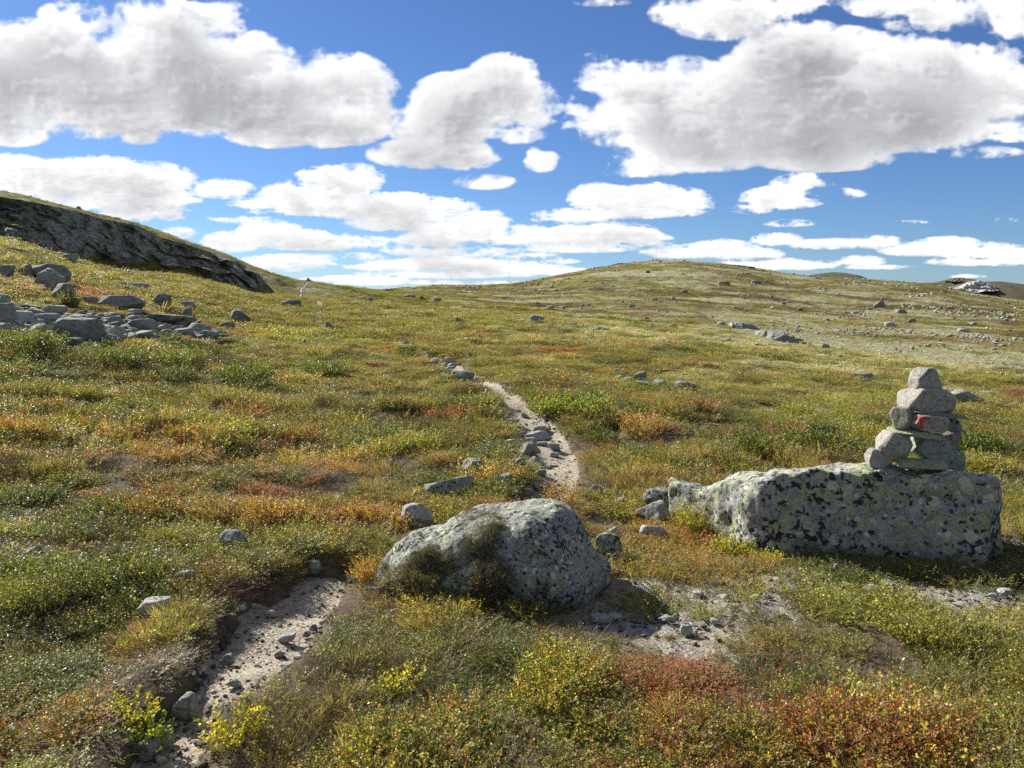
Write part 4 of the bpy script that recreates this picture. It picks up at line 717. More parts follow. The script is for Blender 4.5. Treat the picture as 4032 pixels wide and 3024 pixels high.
KH = [  # on the far hill
 ('G', 926, 189, 52, 15, 'dark', "large dark boulder right of centre under the dome hill's summit"), ('G', 1062, 182, 42, 11, 'dark', "dark flat boulder right of the large dark one on the dome hill"), ('G', 756, 221, 30, 11, 'dark', "dark boulder in the middle of the dome hill's face"), ('G', 600, 137, 20, 10, 'dark', "dark boulder high under the dome hill's summit"), ('G', 632, 256, 26, 11, 'dark', "dark boulder low on the dome hill's face"), ('G', 530, 285, 28, 13, 'grey', "grey boulder at the foot of the dome hill left of centre"), ('G', 180, 294, 38, 15, 'dark', "dark boulder at the left foot of the dome hill"), ('G', 237, 293, 22, 14, 'grey', None), ('G', 708, 249, 18, 9, 'pale', "pale boulder beside the low dark boulder on the dome hill"), ('G', 1180, 271, 22, 9, 'dark', None), ('G', 1252, 298, 22, 9, 'dark', None), ('G', 345, 278, 18, 9, 'grey', None), ('G', 320, 280, 16, 8, 'grey', None), ('G', 1590, 286, 44, 24, 'dark', "dark crag block amid scree on the hill above the cairn"), ('G', 1682, 312, 48, 16, 'dark', "dark rock right of the dark crag block"), ('G', 1550, 296, 24, 10, 'pale', None), ('G', 645, 305, 12, 8, 'pale', None), ('G', 230, 178, 14, 7, 'pale', None), ('G', 1020, 300, 14, 8, 'pale', None), ('G', 875, 328, 12, 8, 'pale', None), ('G', 130, 272, 26, 9, 'grey', None), ('G', 490, 262, 14, 7, 'grey', None), ('G', 1640, 368, 44, 16, 'pale', "pale boulder heap block right of centre in the far scree"), ('G', 1730, 350, 30, 14, 'dark', None), ('G', 1450, 312, 20, 8, 'pale', None), ('G', 1490, 314, 24, 10, 'grey', None), ('G', 1950, 390, 40, 12, 'pale', None), ('G', 1530, 372, 16, 9, 'pale', None), ('G', 1245, 370, 16, 8, 'pale', None), ('G', 1330, 398, 14, 8, 'pale', None), ('G', 1997, 358, 24, 8, 'pale', None), ('G', 2120, 452, 20, 8, 'pale', None), ('G', 2135, 342, 18, 8, 'dark', None), ('G', 1420, 415, 14, 7, 'pale', None)]
rngk = np.random.default_rng(5)
_variants = {}
def stone_here(fr_, cx, by, w, h, kind, lab, group, i, hfun=None):
    sx, sy = sxy(fr_, cx, by - h * .12); p = place(sx, sy) if hfun is None else hit_base(sx, sy, hfun)
    k = fr(fr_)[2] * math.hypot(p[0], p[1]) / FPX; W = w * k * .96; Hh = h * k * 1.15
    dep = W * rngk.uniform(.62, .85); d = math.hypot(p[0], p[1]); big = w * fr(fr_)[2]
    res = 5 if big > 110 else (4 if big > 45 else 3)
    me = stone_mesh('stone', 100 + i, (W * 1.05, dep, Hh * 1.15), res, int(rngk.integers(7, 13)), rngk.uniform(.5, 1.1), .09, mat=RM[kind], hmin=.40)
    v = np.array([p[0], p[1]]) / d; q = p[:2] + v * dep * .30
    name = 'boulder' if big > 70 or W > .9 else 'stone'
    z = float((hfun or (lambda x, y: height(x, y, False)))(np.array([q[0]]), np.array([q[1]]))[0])
    return add_stone(name, me, (q[0], q[1], max(min(z, p[2]), p[2] - .05) + Hh * .5 - Hh * (.06 if fr_ == 'R' else .16) + (.03 if d > 3 else .01) * min(1, max(W, .12) / .25)), (rad(rngk.uniform(-5, 5)), rad(rngk.uniform(-6, 6)), rad(rngk.uniform(-14, 14)) - math.atan2(v[0], v[1])), lab, 'boulder' if name == 'boulder' else 'stone', group), q, W
ROCKS = [(-.15, 4.2, .62), (2.25, 5.15, .85), (1.6, 5.5, .5), (2.9, 4.9, .5)]
GRP = {'F': ("small stone lying on or beside the winding path", 'small stones along the winding path'), 'D': ("small stone in the turf around the two big boulders", 'small stones around the big boulders'), 'E': ("small stone on or beside the near stretch of path", 'small stones of the near path'), 'H': ("small stone on the bare gravel in front of the cairn slab", 'small stones on the bare gravel'), 'B': ("tiny pale stone on the slope right of the cairn", 'tiny stones right of the cairn'), 'R': ("unremarkable grey stone in or near the scree on the left slope", 'stones of the scree on the left slope'), 'Q': ("small rock on the middle slope towards the saddle", 'small rocks towards the saddle'), 'G': ("small rock on the lichen slope right of the path", 'small rocks on the lichen slope')}
for i, (f_, cx, by, w, h, kind, lab) in enumerate(KS):
    o, q, W = stone_here(f_, cx, by, w, h, kind, lab or GRP[f_][0], None if lab else GRP[f_][1], i)
    ROCKS.append((q[0], q[1], W * .42))
for i, (f_, cx, by, w, h, kind, lab) in enumerate(KH):
    stone_here(f_, cx, by, w, h, kind, lab or "small boulder on the face of the dome hill", None if lab else 'small boulders on the dome hill', 400 + i)
ROCKS = np.array(ROCKS)
# ---------------------------------------------------------------- the small cairn on the skyline
for j, (cx, by, w, h, lab) in enumerate([(685, 124, 26, 14, "left base stone of the tiny cairn on the skyline"), (708, 124, 28, 13, "right base stone of the tiny cairn on the skyline"), (694, 112, 27, 14, "top stone of the tiny cairn on the skyline")]):
    sx, sy = sxy('Q', cx, by - h / 2); p0 = place(*sxy('Q', 690, 131)); p = at_depth(sx, sy, p0[1]); k = .452 * p0[1] / FPX
    add_stone('cairn_stone', stone_mesh('cairn_stone', 700 + j, (w * k, w * k * .8, h * k * 1.2), 3, 10, .5, .05, mat=RM['grey']), (p[0], p[1], p[2]), (0, 0, j), lab, 'stone', 'stones of the skyline cairn')
# ---------------------------------------------------------------- crag on the left slope
def crag():
    bx = np.array([-300, -120, 0, 95, 184, 304, 443, 570, 715, 855, 988, 1038, 1085]); by = np.array([860, 905, 934, 960, 988, 1020, 1056, 1076, 1084, 1110, 1160, 1170, 1172])
    tx = np.array([-300, -120, 0, 127, 304, 405, 538, 633, 760, 855, 950, 1013, 1045, 1085]); ty = np.array([690, 738, 774, 794, 832, 862, 886, 934, 970, 1004, 1038, 1074, 1110, 1166])
    fy = np.interp(np.linspace(-300, 1085, 520), [c[0] for c in COLS], [c[4][0] for c in COLS]); ty_ = np.interp(np.linspace(-300, 1085, 520), [c[0] for c in COLS], [c[5][0] for c in COLS])
    n = 520; m = 90; sxs = np.linspace(-300, 1085, n); P = np.zeros((n, m, 3))
    fy = fy.copy()
    for i, sx in enumerate(sxs):
        b = at_depth(sx, np.interp(sx, bx, by) + 8, fy[i] - 1.2); t = at_depth(sx, np.interp(sx, tx, ty), ty_[i] + .2)
        v = np.linspace(0, 1, m); bow = np.sin(v * math.pi) * .9
        P[i, :, 0] = b[0] + (t[0] - b[0]) * v; P[i, :, 1] = b[1] + (t[1] - b[1]) * v - bow; P[i, :, 2] = b[2] + (t[2] - b[2]) * v
    V = P.reshape(-1, 3); u = np.repeat(np.linspace(0, 1, n), m); vv = np.tile(np.linspace(0, 1, m), n)
    env = np.clip(np.minimum(vv, 1 - vv) * 9, 0.02, 1) * np.clip(np.minimum(u * 40, (1 - u) * 14), .05, 1)
    sk = V[:, 0] + V[:, 2] * .9                                      # joints lean to the right
    q = np.stack([sk * .55, V[:, 1] * .3, V[:, 2] * .30], 1)
    cell = vnoise3(np.floor(q * 1.7) + .5, 5) - .5
    big = fbm3(np.stack([V[:, 0] * .16, V[:, 1] * .1, V[:, 2] * .22], 1), 3, 8) * 4.2
    rid = (1 - np.abs(fbm3(np.stack([sk * .5, V[:, 1] * .3, V[:, 2] * .22], 1), 4, 12)) * 5)
    dd = big + fbm3(V * .55, 4, 6, .62) * 2.8 - np.clip(rid - .45, 0, 1) * 1.5 + cell * 1.5 + fbm3(V * 3.2, 3, 16) * .35
    lv = V[:, 2] * .62 + V[:, 0] * .17 + fbm3(V * .35, 3, 31) * 2.2; saw = lv - np.floor(lv); dd = dd + (1 - saw) * .55 * (.3 + 1.4 * vnoise3(np.stack([V[:, 0] * .22, V[:, 2] * .3, V[:, 1] * 0], 1), 33)) - .6
    V = V + np.stack([dd * .25, -dd, dd * .10], 1) * env[:, None]
    idx = np.arange(n * m).reshape(n, m); F = np.stack([idx[:-1, :-1], idx[1:, :-1], idx[1:, 1:], idx[:-1, 1:]], -1).reshape(-1, 4)
    # a back side so that the crag is solid
    W_ = V.reshape(n, m, 3).copy(); W_[..., 1] += 3.5; W_[..., 2] -= 1.2; W_ = W_[::6, ::9]; a, b2 = W_.shape[:2]; o0 = n * m
    i2 = np.arange(a * b2).reshape(a, b2) + o0; F2 = np.stack([i2[:-1, :-1], i2[:-1, 1:], i2[1:, 1:], i2[1:, :-1]], -1).reshape(-1, 4)
    top = np.linspace(0, n - 1, a).astype(int)
    me = mesh_np('rock_crag', np.concatenate([V, W_.reshape(-1, 3)]), np.concatenate([F, F2]), True)
    link('rock_crag', me, RM['crag'], label="long dark grey rock crag across the hillside at upper left", category='crag')
crag()
def outcrop(name, pts, thick, Yoff, label, mat, seed, n=120, m=40):
    """a low rock band: list of (frame x, frame bottom y, frame top y) on the slope"""
    pts = np.array(pts, float); sxs = np.linspace(pts[0, 0], pts[-1, 0], n); bot = np.interp(sxs, pts[:, 0], pts[:, 1]); tp = np.interp(sxs, pts[:, 0], pts[:, 2])
    P = np.zeros((n, m, 3))
    for i in range(n):
        b = place(sxs[i], bot[i]); t = at_depth(sxs[i], tp[i], b[1] + Yoff)
        for j in range(m):
            v = j / (m - 1)
            if v < .55: w = v / .55; P[i, j] = b + (t - b) * w; P[i, j, 1] = b[1] + Yoff * w ** 2; P[i, j, 2] -= .15 * thick * (1 - w)
            else: w = (v - .55) / .45; P[i, j] = t + np.array([0, thick * 2.0 * w, -thick * 1.2 * w ** 1.5])
    V = P.reshape(-1, 3); u = np.repeat(np.linspace(0, 1, n), m); env = np.clip(np.minimum(u, 1 - u) * 8, 0, 1)
    s = 1.0 / thick; d = fbm3(V * s * .8 + seed, 4, seed, .6) * thick * 1.1 + (vnoise3(np.floor(V * s * 1.3) + .5, seed) - .5) * thick * .4
    V = V + np.stack([d * .3, -d, d * .5], 1) * env[:, None]
    idx = np.arange(n * m).reshape(n, m); F = np.stack([idx[:-1, :-1], idx[1:, :-1], idx[1:, 1:], idx[:-1, 1:]], -1).reshape(-1, 4)
    return link(name, mesh_np(name, V, F), mat, label=label, category='outcrop')
g2 = lambda x, y: sxy('G', x, y)
def og(l): return [(g2(x, b)[0], g2(x, b)[1], g2(x, t)[1]) for (x, b, t) in l]
outcrop('rock_outcrop', og([(1050, 396, 388), (1080, 412, 382), (1120, 426, 386), (1170, 432, 390), (1220, 440, 400), (1260, 446, 420), (1310, 450, 444)]), 1.1, 1.6, "long dark rock outcrop on the crest of the lichen slope", RM['dark'], 3)
outcrop('rock_outcrop', og([(940, 358, 352), (960, 370, 347), (1000, 374, 349), (1040, 374, 355), (1070, 374, 368)]), .8, 1.2, "flat grey rock outcrop left of the long dark outcrop", RM['grey'], 5)
# ---------------------------------------------------------------- two farther hills and their pale crags
def far_hill(name, xs, sky, Y, depth, foot, seed):
    xs = np.array(xs, float); sky = np.array(sky, float); n = 220; m = 60; s = np.linspace(xs[0], xs[-1], n); P = np.zeros((n, m, 3))
    for i in range(n):
        t = at_depth(s[i], np.interp(s[i], xs, sky), Y)
        v = np.linspace(-1, 1.2, m); P[i, :, 1] = Y + v * depth; P[i, :, 0] = t[0]; P[i, :, 2] = t[2] - (np.abs(v) ** 1.7) * foot
    V = P.reshape(-1, 3); V[:, 2] += (fbm2(V[:, 0] / 60, V[:, 1] / 60, 4, seed) - .5) * foot * .06
    idx = np.arange(n * m).reshape(n, m); F = np.stack([idx[:-1, :-1], idx[1:, :-1], idx[1:, 1:], idx[:-1, 1:]], -1).reshape(-1, 4)
    me = mesh_np(name, V, F); nv = len(V)
    c = np.array([.17, .16, .10]) * (.75 + .5 * fbm2(V[:, 0] / 25, V[:, 1] / 80, 4, seed + 2))[:, None]
    attr(me, 'veg', 'FLOAT_COLOR', 'POINT', np.c_[c, np.ones(nv)].astype(np.float32)); attr(me, 'far', 'FLOAT', 'POINT', np.ones(nv, np.float32)); attr(me, 'gravel', 'FLOAT', 'POINT', np.zeros(nv, np.float32))
    link(name, me, bpy.data.materials['heath_soil'], kind='structure')
s4 = lambda x, y: sxy('S', x, y)
a = [s4(*p) for p in [(330, 110), (390, 75), (440, 60), (520, 52), (600, 46), (690, 52), (780, 68), (850, 98), (900, 130)]]; far_hill('distant_hill', [p[0] for p in a], [p[1] for p in a], 1350, 160, 60, 4)
a = [s4(*p) for p in [(1050, 130), (1200, 128), (1350, 133), (1480, 132), (1560, 116), (1640, 100), (1720, 106), (1760, 124), (1850, 150), (1950, 170)]]; far_hill('far_ridge', [p[0] for p in a], [p[1] for p in a], 1150, 200, 70, 6)
a = [s4(*p) for p in [(1480, 215), (1560, 185), (1640, 162), (1700, 140), (1760, 130), (1850, 126), (2000, 124), (2100, 138), (2212, 152), (2500, 175), (2900, 200)]]; far_hill('rocky_knoll', [p[0] for p in a], [p[1] for p in a], 850, 130, 45, 8)
def og4(l): return [(s4(x, b)[0], s4(x, b)[1], s4(x, t)[1]) for (x, b, t) in l]
def outcrop_at(pts, Y, thick, label, mat, seed, n=130, m=50):
    pts = np.array(pts, float); sxs = np.linspace(pts[0, 0], pts[-1, 0], n); P = np.zeros((n, m, 3))
    for i in range(n):
        b = at_depth(sxs[i], np.interp(sxs[i], pts[:, 0], pts[:, 1]), Y - thick); t = at_depth(sxs[i], np.interp(sxs[i], pts[:, 0], pts[:, 2]), Y + thick * .6)
        for j in range(m):
            v = j / (m - 1); P[i, j] = b + (t - b) * min(v / .8, 1)
            if v > .8: P[i, j] += np.array([0, thick, -thick * .8]) * (v - .8) / .2
    V = P.reshape(-1, 3); u = np.repeat(np.linspace(0, 1, n), m); env = np.clip(np.minimum(u, 1 - u) * 9, 0, 1); s = 1 / thick
    q = np.stack([V[:, 0] * s, V[:, 1] * s, V[:, 2] * s], 1)
    d = fbm3(q * 1.6 + seed, 4, seed, .62) * thick * .9 + (vnoise3(np.floor(q * 3.3 + fbm3(q * 3, 2, seed)[:, None] * 2) + .5, seed) - .5) * thick * .35
    V = V + np.stack([d * .2, -d, d * .35], 1) * env[:, None]; idx = np.arange(n * m).reshape(n, m)
    link('rock_outcrop', mesh_np('rock_outcrop', V, np.stack([idx[:-1, :-1], idx[1:, :-1], idx[1:, 1:], idx[:-1, 1:]], -1).reshape(-1, 4)), mat, label=label, category='outcrop')
RM['palecrag'] = rock_material('pale_crag_rock', (.55, .54, .50), (.66, .65, .61), (.55, .57, .44), (.16, .16, .15), .40, .30, .12, .5, .3)
outcrop_at(og4([(1610, 192, 182), (1680, 200, 160), (1740, 220, 128), (1820, 222, 126), (1900, 214, 132), (1960, 205, 165), (2000, 200, 190)]), 805, 16, "pale fractured rock face on the rocky knoll at the right skyline", RM['palecrag'], 3)
outcrop_at(og4([(1560, 120, 112), (1600, 126, 101), (1650, 128, 97), (1710, 130, 102), (1760, 132, 122)]), 1120, 9, "grey rock cap on the far ridge left of the pale rock face", RM['crag'], 4)
outcrop_at(og4([(1960, 140, 128), (2000, 142, 122), (2050, 144, 128), (2090, 146, 140)]), 845, 4, "small grey rock cap on the knoll right of the pale rock face", RM['crag'], 5)
outcrop_at(og([(440, 104, 102), (470, 104, 93), (520, 108, 96), (560, 106, 97), (610, 108, 95), (680, 103, 92), (700, 98, 96)]), 528, 3.0, "rock band just under the dome hill's summit", RM['crag'], 7)
outcrop_at(og([(860, 101, 98), (900, 106, 96), (950, 110, 99), (1010, 112, 104), (1060, 112, 110)]), 534, 3.0, "rock band on the dome hill's right shoulder", RM['crag'], 9)
outcrop_at(og([(330, 124, 121), (370, 120, 112), (430, 113, 106), (470, 110, 108)]), 516, 3.0, "rock band on the dome hill's left shoulder", RM['crag'], 19)
# ---------------------------------------------------------------- foliage materials: colours ride on each plant, light does the rest
def leaf_material(name, rough=.48, trans=.36, own=None, spec=.32):
    m, g = new_mat(name)
    if own: c1, c2 = own
    else:
        c1 = g.add('ShaderNodeAttribute', 0, {'attribute_name': 'c1', 'attribute_type': 'INSTANCER'}); c2 = g.add('ShaderNodeAttribute', 0, {'attribute_name': 'c2', 'attribute_type': 'INSTANCER'})
    lr = g.add('ShaderNodeAttribute', 2, {'attribute_name': 'lr'}); lb = g.add('ShaderNodeAttribute', 2, {'attribute_name': 'lb'})
    col = g.mix(g.ramp(lr, .48, .66), c1, c2)
    col = g.mix(1.0, col, g.add('ShaderNodeCombineXYZ', 0, None, X=lb, Y=lb, Z=lb), 'MULTIPLY')
    tc = g.mix(1.0, col, (1.5, 1.45, .75), 'MULTIPLY')
    p = g.bsdf(col, rough, None, spec); t = g.add('ShaderNodeBsdfTranslucent', 0, None, Color=tc)
    g.out(g.add('ShaderNodeMixShader', 0, None, i0=trans, i1=p, i2=t)); return m
def twig_material(name, a, b):
    m, g = new_mat(name); lr = g.add('ShaderNodeAttribute', 2, {'attribute_name': 'lr'}); g.out(g.bsdf(g.mix(lr, a, b), .8, None, .2)); return m
LEAF = leaf_material('leaf'); MATTE = leaf_material('matte_leaf', .8, .22, None, .06); TWIG = twig_material('twig', (.13, .09, .06), (.36, .32, .28)); DRY = leaf_material('dry_blade', .65, .3, None, .12)
# ---------------------------------------------------------------- plant parts as arrays
def leaves(P, A, Nn, ln, wd, fold=.25):
    """folded diamond leaves: base P, axis A, rough normal Nn"""
    S = np.cross(A, Nn); S /= np.maximum(np.linalg.norm(S, axis=1), 1e-6)[:, None]; Nn = np.cross(S, A)
    ln = ln[:, None]; wd = wd[:, None]; mid = P + A * ln * .5
    V = np.stack([P, mid + S * wd + Nn * wd * fold, P + A * ln + Nn * ln * .08, mid - S * wd + Nn * wd * fold], 1)
    k = np.arange(len(P)) * 4; F = np.concatenate([np.stack([k, k + 1, k + 2], 1), np.stack([k, k + 2, k + 3], 1)])
    return V.reshape(-1, 3), F
def unit(v): return v / np.maximum(np.linalg.norm(v, axis=-1, keepdims=True), 1e-9)
def stem_tris(pts, w):
    """flat two-faced ribbon along a poly-line (n, k, 3)"""
    n, k, _ = pts.shape; d = unit(np.diff(pts, axis=1)); d = np.concatenate([d, d[:, -1:]], 1)
    s = unit(np.cross(d, np.array([.3, .5, .81]))); tp = np.linspace(1, .4, k)[None, :, None] * w
    a = pts + s * tp; b = pts - s * tp; V = np.stack([a, b], 2).reshape(-1, 3); F = []
    base = (np.arange(n) * k * 2)[:, None] + np.arange(k - 1)[None] * 2; base = base.ravel()
    F = np.concatenate([np.stack([base, base + 1, base + 3], 1), np.stack([base, base + 3, base + 2], 1)]); return V, F
def shrub_arrays(rng, stems, height, radius, per, ll, lw, droop=.25, upright=.5, stemw=.0012, flat=0.0, jitter=.5):
    az = rng.uniform(0, 2 * math.pi, stems); lean = np.sqrt(rng.uniform(0, 1, stems)); r0 = rng.uniform(0, .45, stems) * radius
    b = np.stack([np.cos(az) * r0, np.sin(az) * r0, np.full(stems, -.02)], 1)
    tip = np.stack([np.cos(az) * (r0 + lean * radius * .75), np.sin(az) * (r0 + lean * radius * .75), height * (1 - .35 * lean ** 2) * rng.uniform(.6, 1.08, stems)], 1) + rng.normal(size=(stems, 3)) * radius * .1
    t = np.linspace(0, 1, 5)[None, :, None]; mid = b * .5 + tip * .5 + rng.normal(size=(stems, 3)) * radius * .12; mid[:, 2] += height * .12
    C = b[:, None] * (1 - t) ** 2 + 2 * mid[:, None] * t * (1 - t) + tip[:, None] * t ** 2
    n = stems * per; si = np.repeat(np.arange(stems), per); tt = np.tile(np.linspace(.22, 1.0, per), stems) + rng.uniform(-.03, .03, n); tt = np.clip(tt, 0, 1)[:, None]
    P = b[si] * (1 - tt) ** 2 + 2 * mid[si] * tt * (1 - tt) + tip[si] * tt ** 2; D = unit(2 * (1 - tt) * (mid[si] - b[si]) + 2 * tt * (tip[si] - mid[si]))
    out = unit(rng.normal(size=(n, 3))); A = unit(D * upright + out * (1 - upright) + np.array([0, 0, .15]))
    Nn = unit(np.array([0, 0, 1 - jitter * .6])[None] + rng.normal(size=(n, 3)) * jitter); P = P + out * ll * .25
    V, F = leaves(P, A, Nn, ll * rng.uniform(.6, 1.2, n), lw * rng.uniform(.6, 1.2, n)); lr = np.repeat(np.clip(rng.uniform(0, 1, n) * .6 + np.repeat(rng.uniform(0, 1, stems), per) * .4, 0, 1), 4); lb = np.repeat(rng.uniform(.40, 1.45, n), 4)
    SV, SF = stem_tris(C, stemw)
    return V, F, lr, lb, SV, SF
def grass_arrays(rng, blades, height, radius, w, lean=.6):
    az = rng.uniform(0, 2 * math.pi, blades); r0 = np.sqrt(rng.uniform(0, 1, blades)) * radius * .5; le = rng.uniform(.1, 1, blades) * lean * height
    b = np.stack([np.cos(az) * r0, np.sin(az) * r0, np.full(blades, -.02)], 1); az2 = az + rng.normal(size=blades) * .7
    hh = height * rng.uniform(.5, 1.1, blades); tip = b + np.stack([np.cos(az2) * le, np.sin(az2) * le, hh], 1); mid = b * .5 + tip * .5; mid[:, 2] += hh * .22; t = np.linspace(0, 1, 5)[None, :, None]
    C = b[:, None] * (1 - t) ** 2 + 2 * mid[:, None] * t * (1 - t) + tip[:, None] * t ** 2
    V, F = stem_tris(C, w); lr = np.repeat(rng.uniform(0, 1, blades), 10); lb = np.repeat(rng.uniform(.6, 1.4, blades), 10); return V, F, lr, lb
def mat_arrays(rng, n, radius, height, ll, lw):
    """a low cushion: leaves scattered through a flattened dome"""
    az = rng.uniform(0, 2 * math.pi, n); r = np.sqrt(rng.uniform(0, 1, n)); P = np.stack([np.cos(az) * r * radius, np.sin(az) * r * radius, height * (1 - r ** 2) * rng.uniform(.3, 1, n) ** .4], 1)
    A = unit(rng.normal(size=(n, 3)) + np.array([0, 0, .5])); Nn = unit(rng.normal(size=(n, 3)) * .8 + np.array([0, 0, .8]))
    V, F = leaves(P, A, Nn, ll * rng.uniform(.5, 1.3, n), lw * rng.uniform(.5, 1.3, n)); return V, F, np.repeat(rng.uniform(0, 1, n), 4), np.repeat(rng.uniform(.6, 1.35, n), 4)
def proto(coll, name, V, F, lr, lb, mat, SV=None, SF=None, smat=None):
    ns = 0
    if SV is not None: F = np.concatenate([F, SF + len(V)]); ns = len(SF); V = np.concatenate([V, SV]); lr = np.r_[lr, np.random.default_rng(len(V)).uniform(0, 1, len(SV))]; lb = np.r_[lb, np.ones(len(SV))]
    me = mesh_np(name, V, F, False); attr(me, 'lr', 'FLOAT', 'POINT', lr.astype(np.float32)); attr(me, 'lb', 'FLOAT', 'POINT', lb.astype(np.float32)); me.materials.append(mat)
    if ns: me.materials.append(smat); mi = np.zeros(len(F), np.int32); mi[-ns:] = 1; me.polygons.foreach_set('material_index', mi)
    o = bpy.data.objects.new(name, me); coll.objects.link(o); return o
# ---------------------------------------------------------------- scattering
def scatter(name, coll, P, rot, scl, pid, c1, c2, label, cat):
    me = bpy.data.meshes.new(name); me.vertices.add(len(P)); me.vertices.foreach_set('co', np.ascontiguousarray(P, np.float32).ravel())
    attr(me, 'pid', 'INT', 'POINT', pid.astype(np.int32)); attr(me, 'rot', 'FLOAT_VECTOR', 'POINT', rot.astype(np.float32)); attr(me, 'scl', 'FLOAT_VECTOR', 'POINT', scl.astype(np.float32))
    attr(me, 'c1', 'FLOAT_VECTOR', 'POINT', c1.astype(np.float32)); attr(me, 'c2', 'FLOAT_VECTOR', 'POINT', c2.astype(np.float32))
    o = link(name, me, None, kind='stuff', label=label, category=cat)
    gt = bpy.data.node_groups.new(name, 'GeometryNodeTree'); gt.interface.new_socket('Geometry', in_out='INPUT', socket_type='NodeSocketGeometry'); gt.interface.new_socket('Geometry', in_out='OUTPUT', socket_type='NodeSocketGeometry')
    n = gt.nodes; l = gt.links; gi = n.new('NodeGroupInput'); go = n.new('NodeGroupOutput'); ci = n.new('GeometryNodeCollectionInfo'); ci.inputs[0].default_value = coll; ci.inputs['Separate Children'].default_value = True; ci.inputs['Reset Children'].default_value = True
    ip = n.new('GeometryNodeInstanceOnPoints'); ip.inputs['Pick Instance'].default_value = True
    def na(nm, ty): q = n.new('GeometryNodeInputNamedAttribute'); q.data_type = ty; q.inputs[0].default_value = nm; return q.outputs[0]
    l.new(gi.outputs[0], ip.inputs['Points']); l.new(ci.outputs[0], ip.inputs['Instance']); l.new(na('pid', 'INT'), ip.inputs['Instance Index'])
    er = n.new('FunctionNodeEulerToRotation'); l.new(na('rot', 'FLOAT_VECTOR'), er.inputs[0]); l.new(er.outputs[0], ip.inputs['Rotation']); l.new(na('scl', 'FLOAT_VECTOR'), ip.inputs['Scale']); l.new(ip.outputs[0], go.inputs[0])
    mo = o.modifiers.new('scatter', 'NODES'); mo.node_group = gt; return o
rng = np.random.default_rng(77)
CP_ = bpy.data.collections.new('plant_kinds')
KIND = {}                                        # kind -> list of indices in alphabetical order
def reg(kind, k, *a, **kw):
    i = sum(len(v) for v in KIND.values()); proto(CP_, 'k%03d_%s' % (i, kind), *a, **kw); KIND.setdefault(kind, []).append(i)
def shrubs(kind, n, mat, **kw):
    for k in range(n): V, F, lr, lb, SV, SF = shrub_arrays(rng, **kw); reg(kind, k, V, F, lr, lb, mat, SV, SF, TWIG)
# unit plants: leaf sizes in metres for a scale of one
shrubs('berry', 5, LEAF, stems=30, height=.135, radius=.13, per=17, ll=.0105, lw=.0034, upright=.45)          # bilberry / bog bilberry
shrubs('birch', 4, LEAF, stems=24, height=.155, radius=.15, per=17, ll=.0108, lw=.0052, upright=.25, jitter=.7)   # dwarf birch
shrubs('heather', 4, MATTE, stems=46, height=.11, radius=.12, per=15, ll=.0075, lw=.0014, upright=.6, stemw=.0010)
for k in range(4): V, F, lr, lb = grass_arrays(rng, 70, .15, .09, .0011); reg('grass', k, V, F, lr, lb, DRY)
for k in range(3): V, F, lr, lb = mat_arrays(rng, 420, .11, .035, .010, .0030); reg('lichen', k, V, F, lr, lb, MATTE)
shrubs('twigs', 3, MATTE, stems=22, height=.16, radius=.19, per=2, ll=.008, lw=.003, upright=.4, stemw=.0016)
# plants seen from farther off: fewer, larger sprays
shrubs('mberry', 4, LEAF, stems=34, height=.15, radius=.26, per=10, ll=.022, lw=.0085, upright=.35, jitter=.6, stemw=.002)
for k in range(3): V, F, lr, lb = mat_arrays(rng, 300, .26, .10, .030, .009); reg('mheath', k, V, F, lr, lb, MATTE)
for k in range(3): V, F, lr, lb = grass_arrays(rng, 46, .20, .24, .003, .9); reg('mgrass', k, V, F, lr, lb, DRY)
for k in range(4): V, F, lr, lb = mat_arrays(rng, 190, .55, .24, .10, .032); reg('fshrub', k, V, F, lr, lb, MATTE)
for k in range(3): V, F, lr, lb = mat_arrays(rng, 120, .60, .10, .11, .034); reg('fmat', k, V, F, lr, lb, MATTE)
def wedge(n, y0, y1, tmax=.80):
    """n points spread evenly over the ground inside the view between two distances"""
    m = 1.7; f = lambda v: tmax * v * v / 2 + m * v; q = rng.uniform(f(y0), f(y1), n); y = (-m + np.sqrt(m * m + 2 * tmax * q)) / tmax; return rng.uniform(-1, 1, n) * (tmax * y + m), y
def clumps(x, y, c, seed):
    """nearest and second nearest centre of a jittered, warped cell field: plants grow in separate cushions"""
    wx = x + (fbm2(x / c * .9, y / c * .9, 3, seed + 1) - .5) * c * 1.1; wy = y + (fbm2(x / c * .9 + 50, y / c * .9, 3, seed + 2) - .5) * c * 1.1
    gx, gy = wx / c, wy / c; i0, j0 = np.floor(gx), np.floor(gy); d1 = np.full(len(x), 9.0); d2 = d1.copy(); bx = d1.copy(); by = d1.copy(); zz = np.zeros(len(x))
    for di in (-1, 0, 1):
        for dj in (-1, 0, 1):
            i, j = i0 + di, j0 + dj; px_ = i + .15 + .7 * _h3(i, j, zz, seed); py_ = j + .15 + .7 * _h3(i, j, zz + 1, seed); d = np.hypot(gx - px_, gy - py_)
            n = d < d1; d2 = np.where(n, d1, np.minimum(d2, d)); bx = np.where(n, px_, bx); by = np.where(n, py_, by); d1 = np.where(n, d, d1)
    return bx * c, by * c, d2 - d1, _h3(np.floor(bx * 97), np.floor(by * 97), zz, seed + 5)
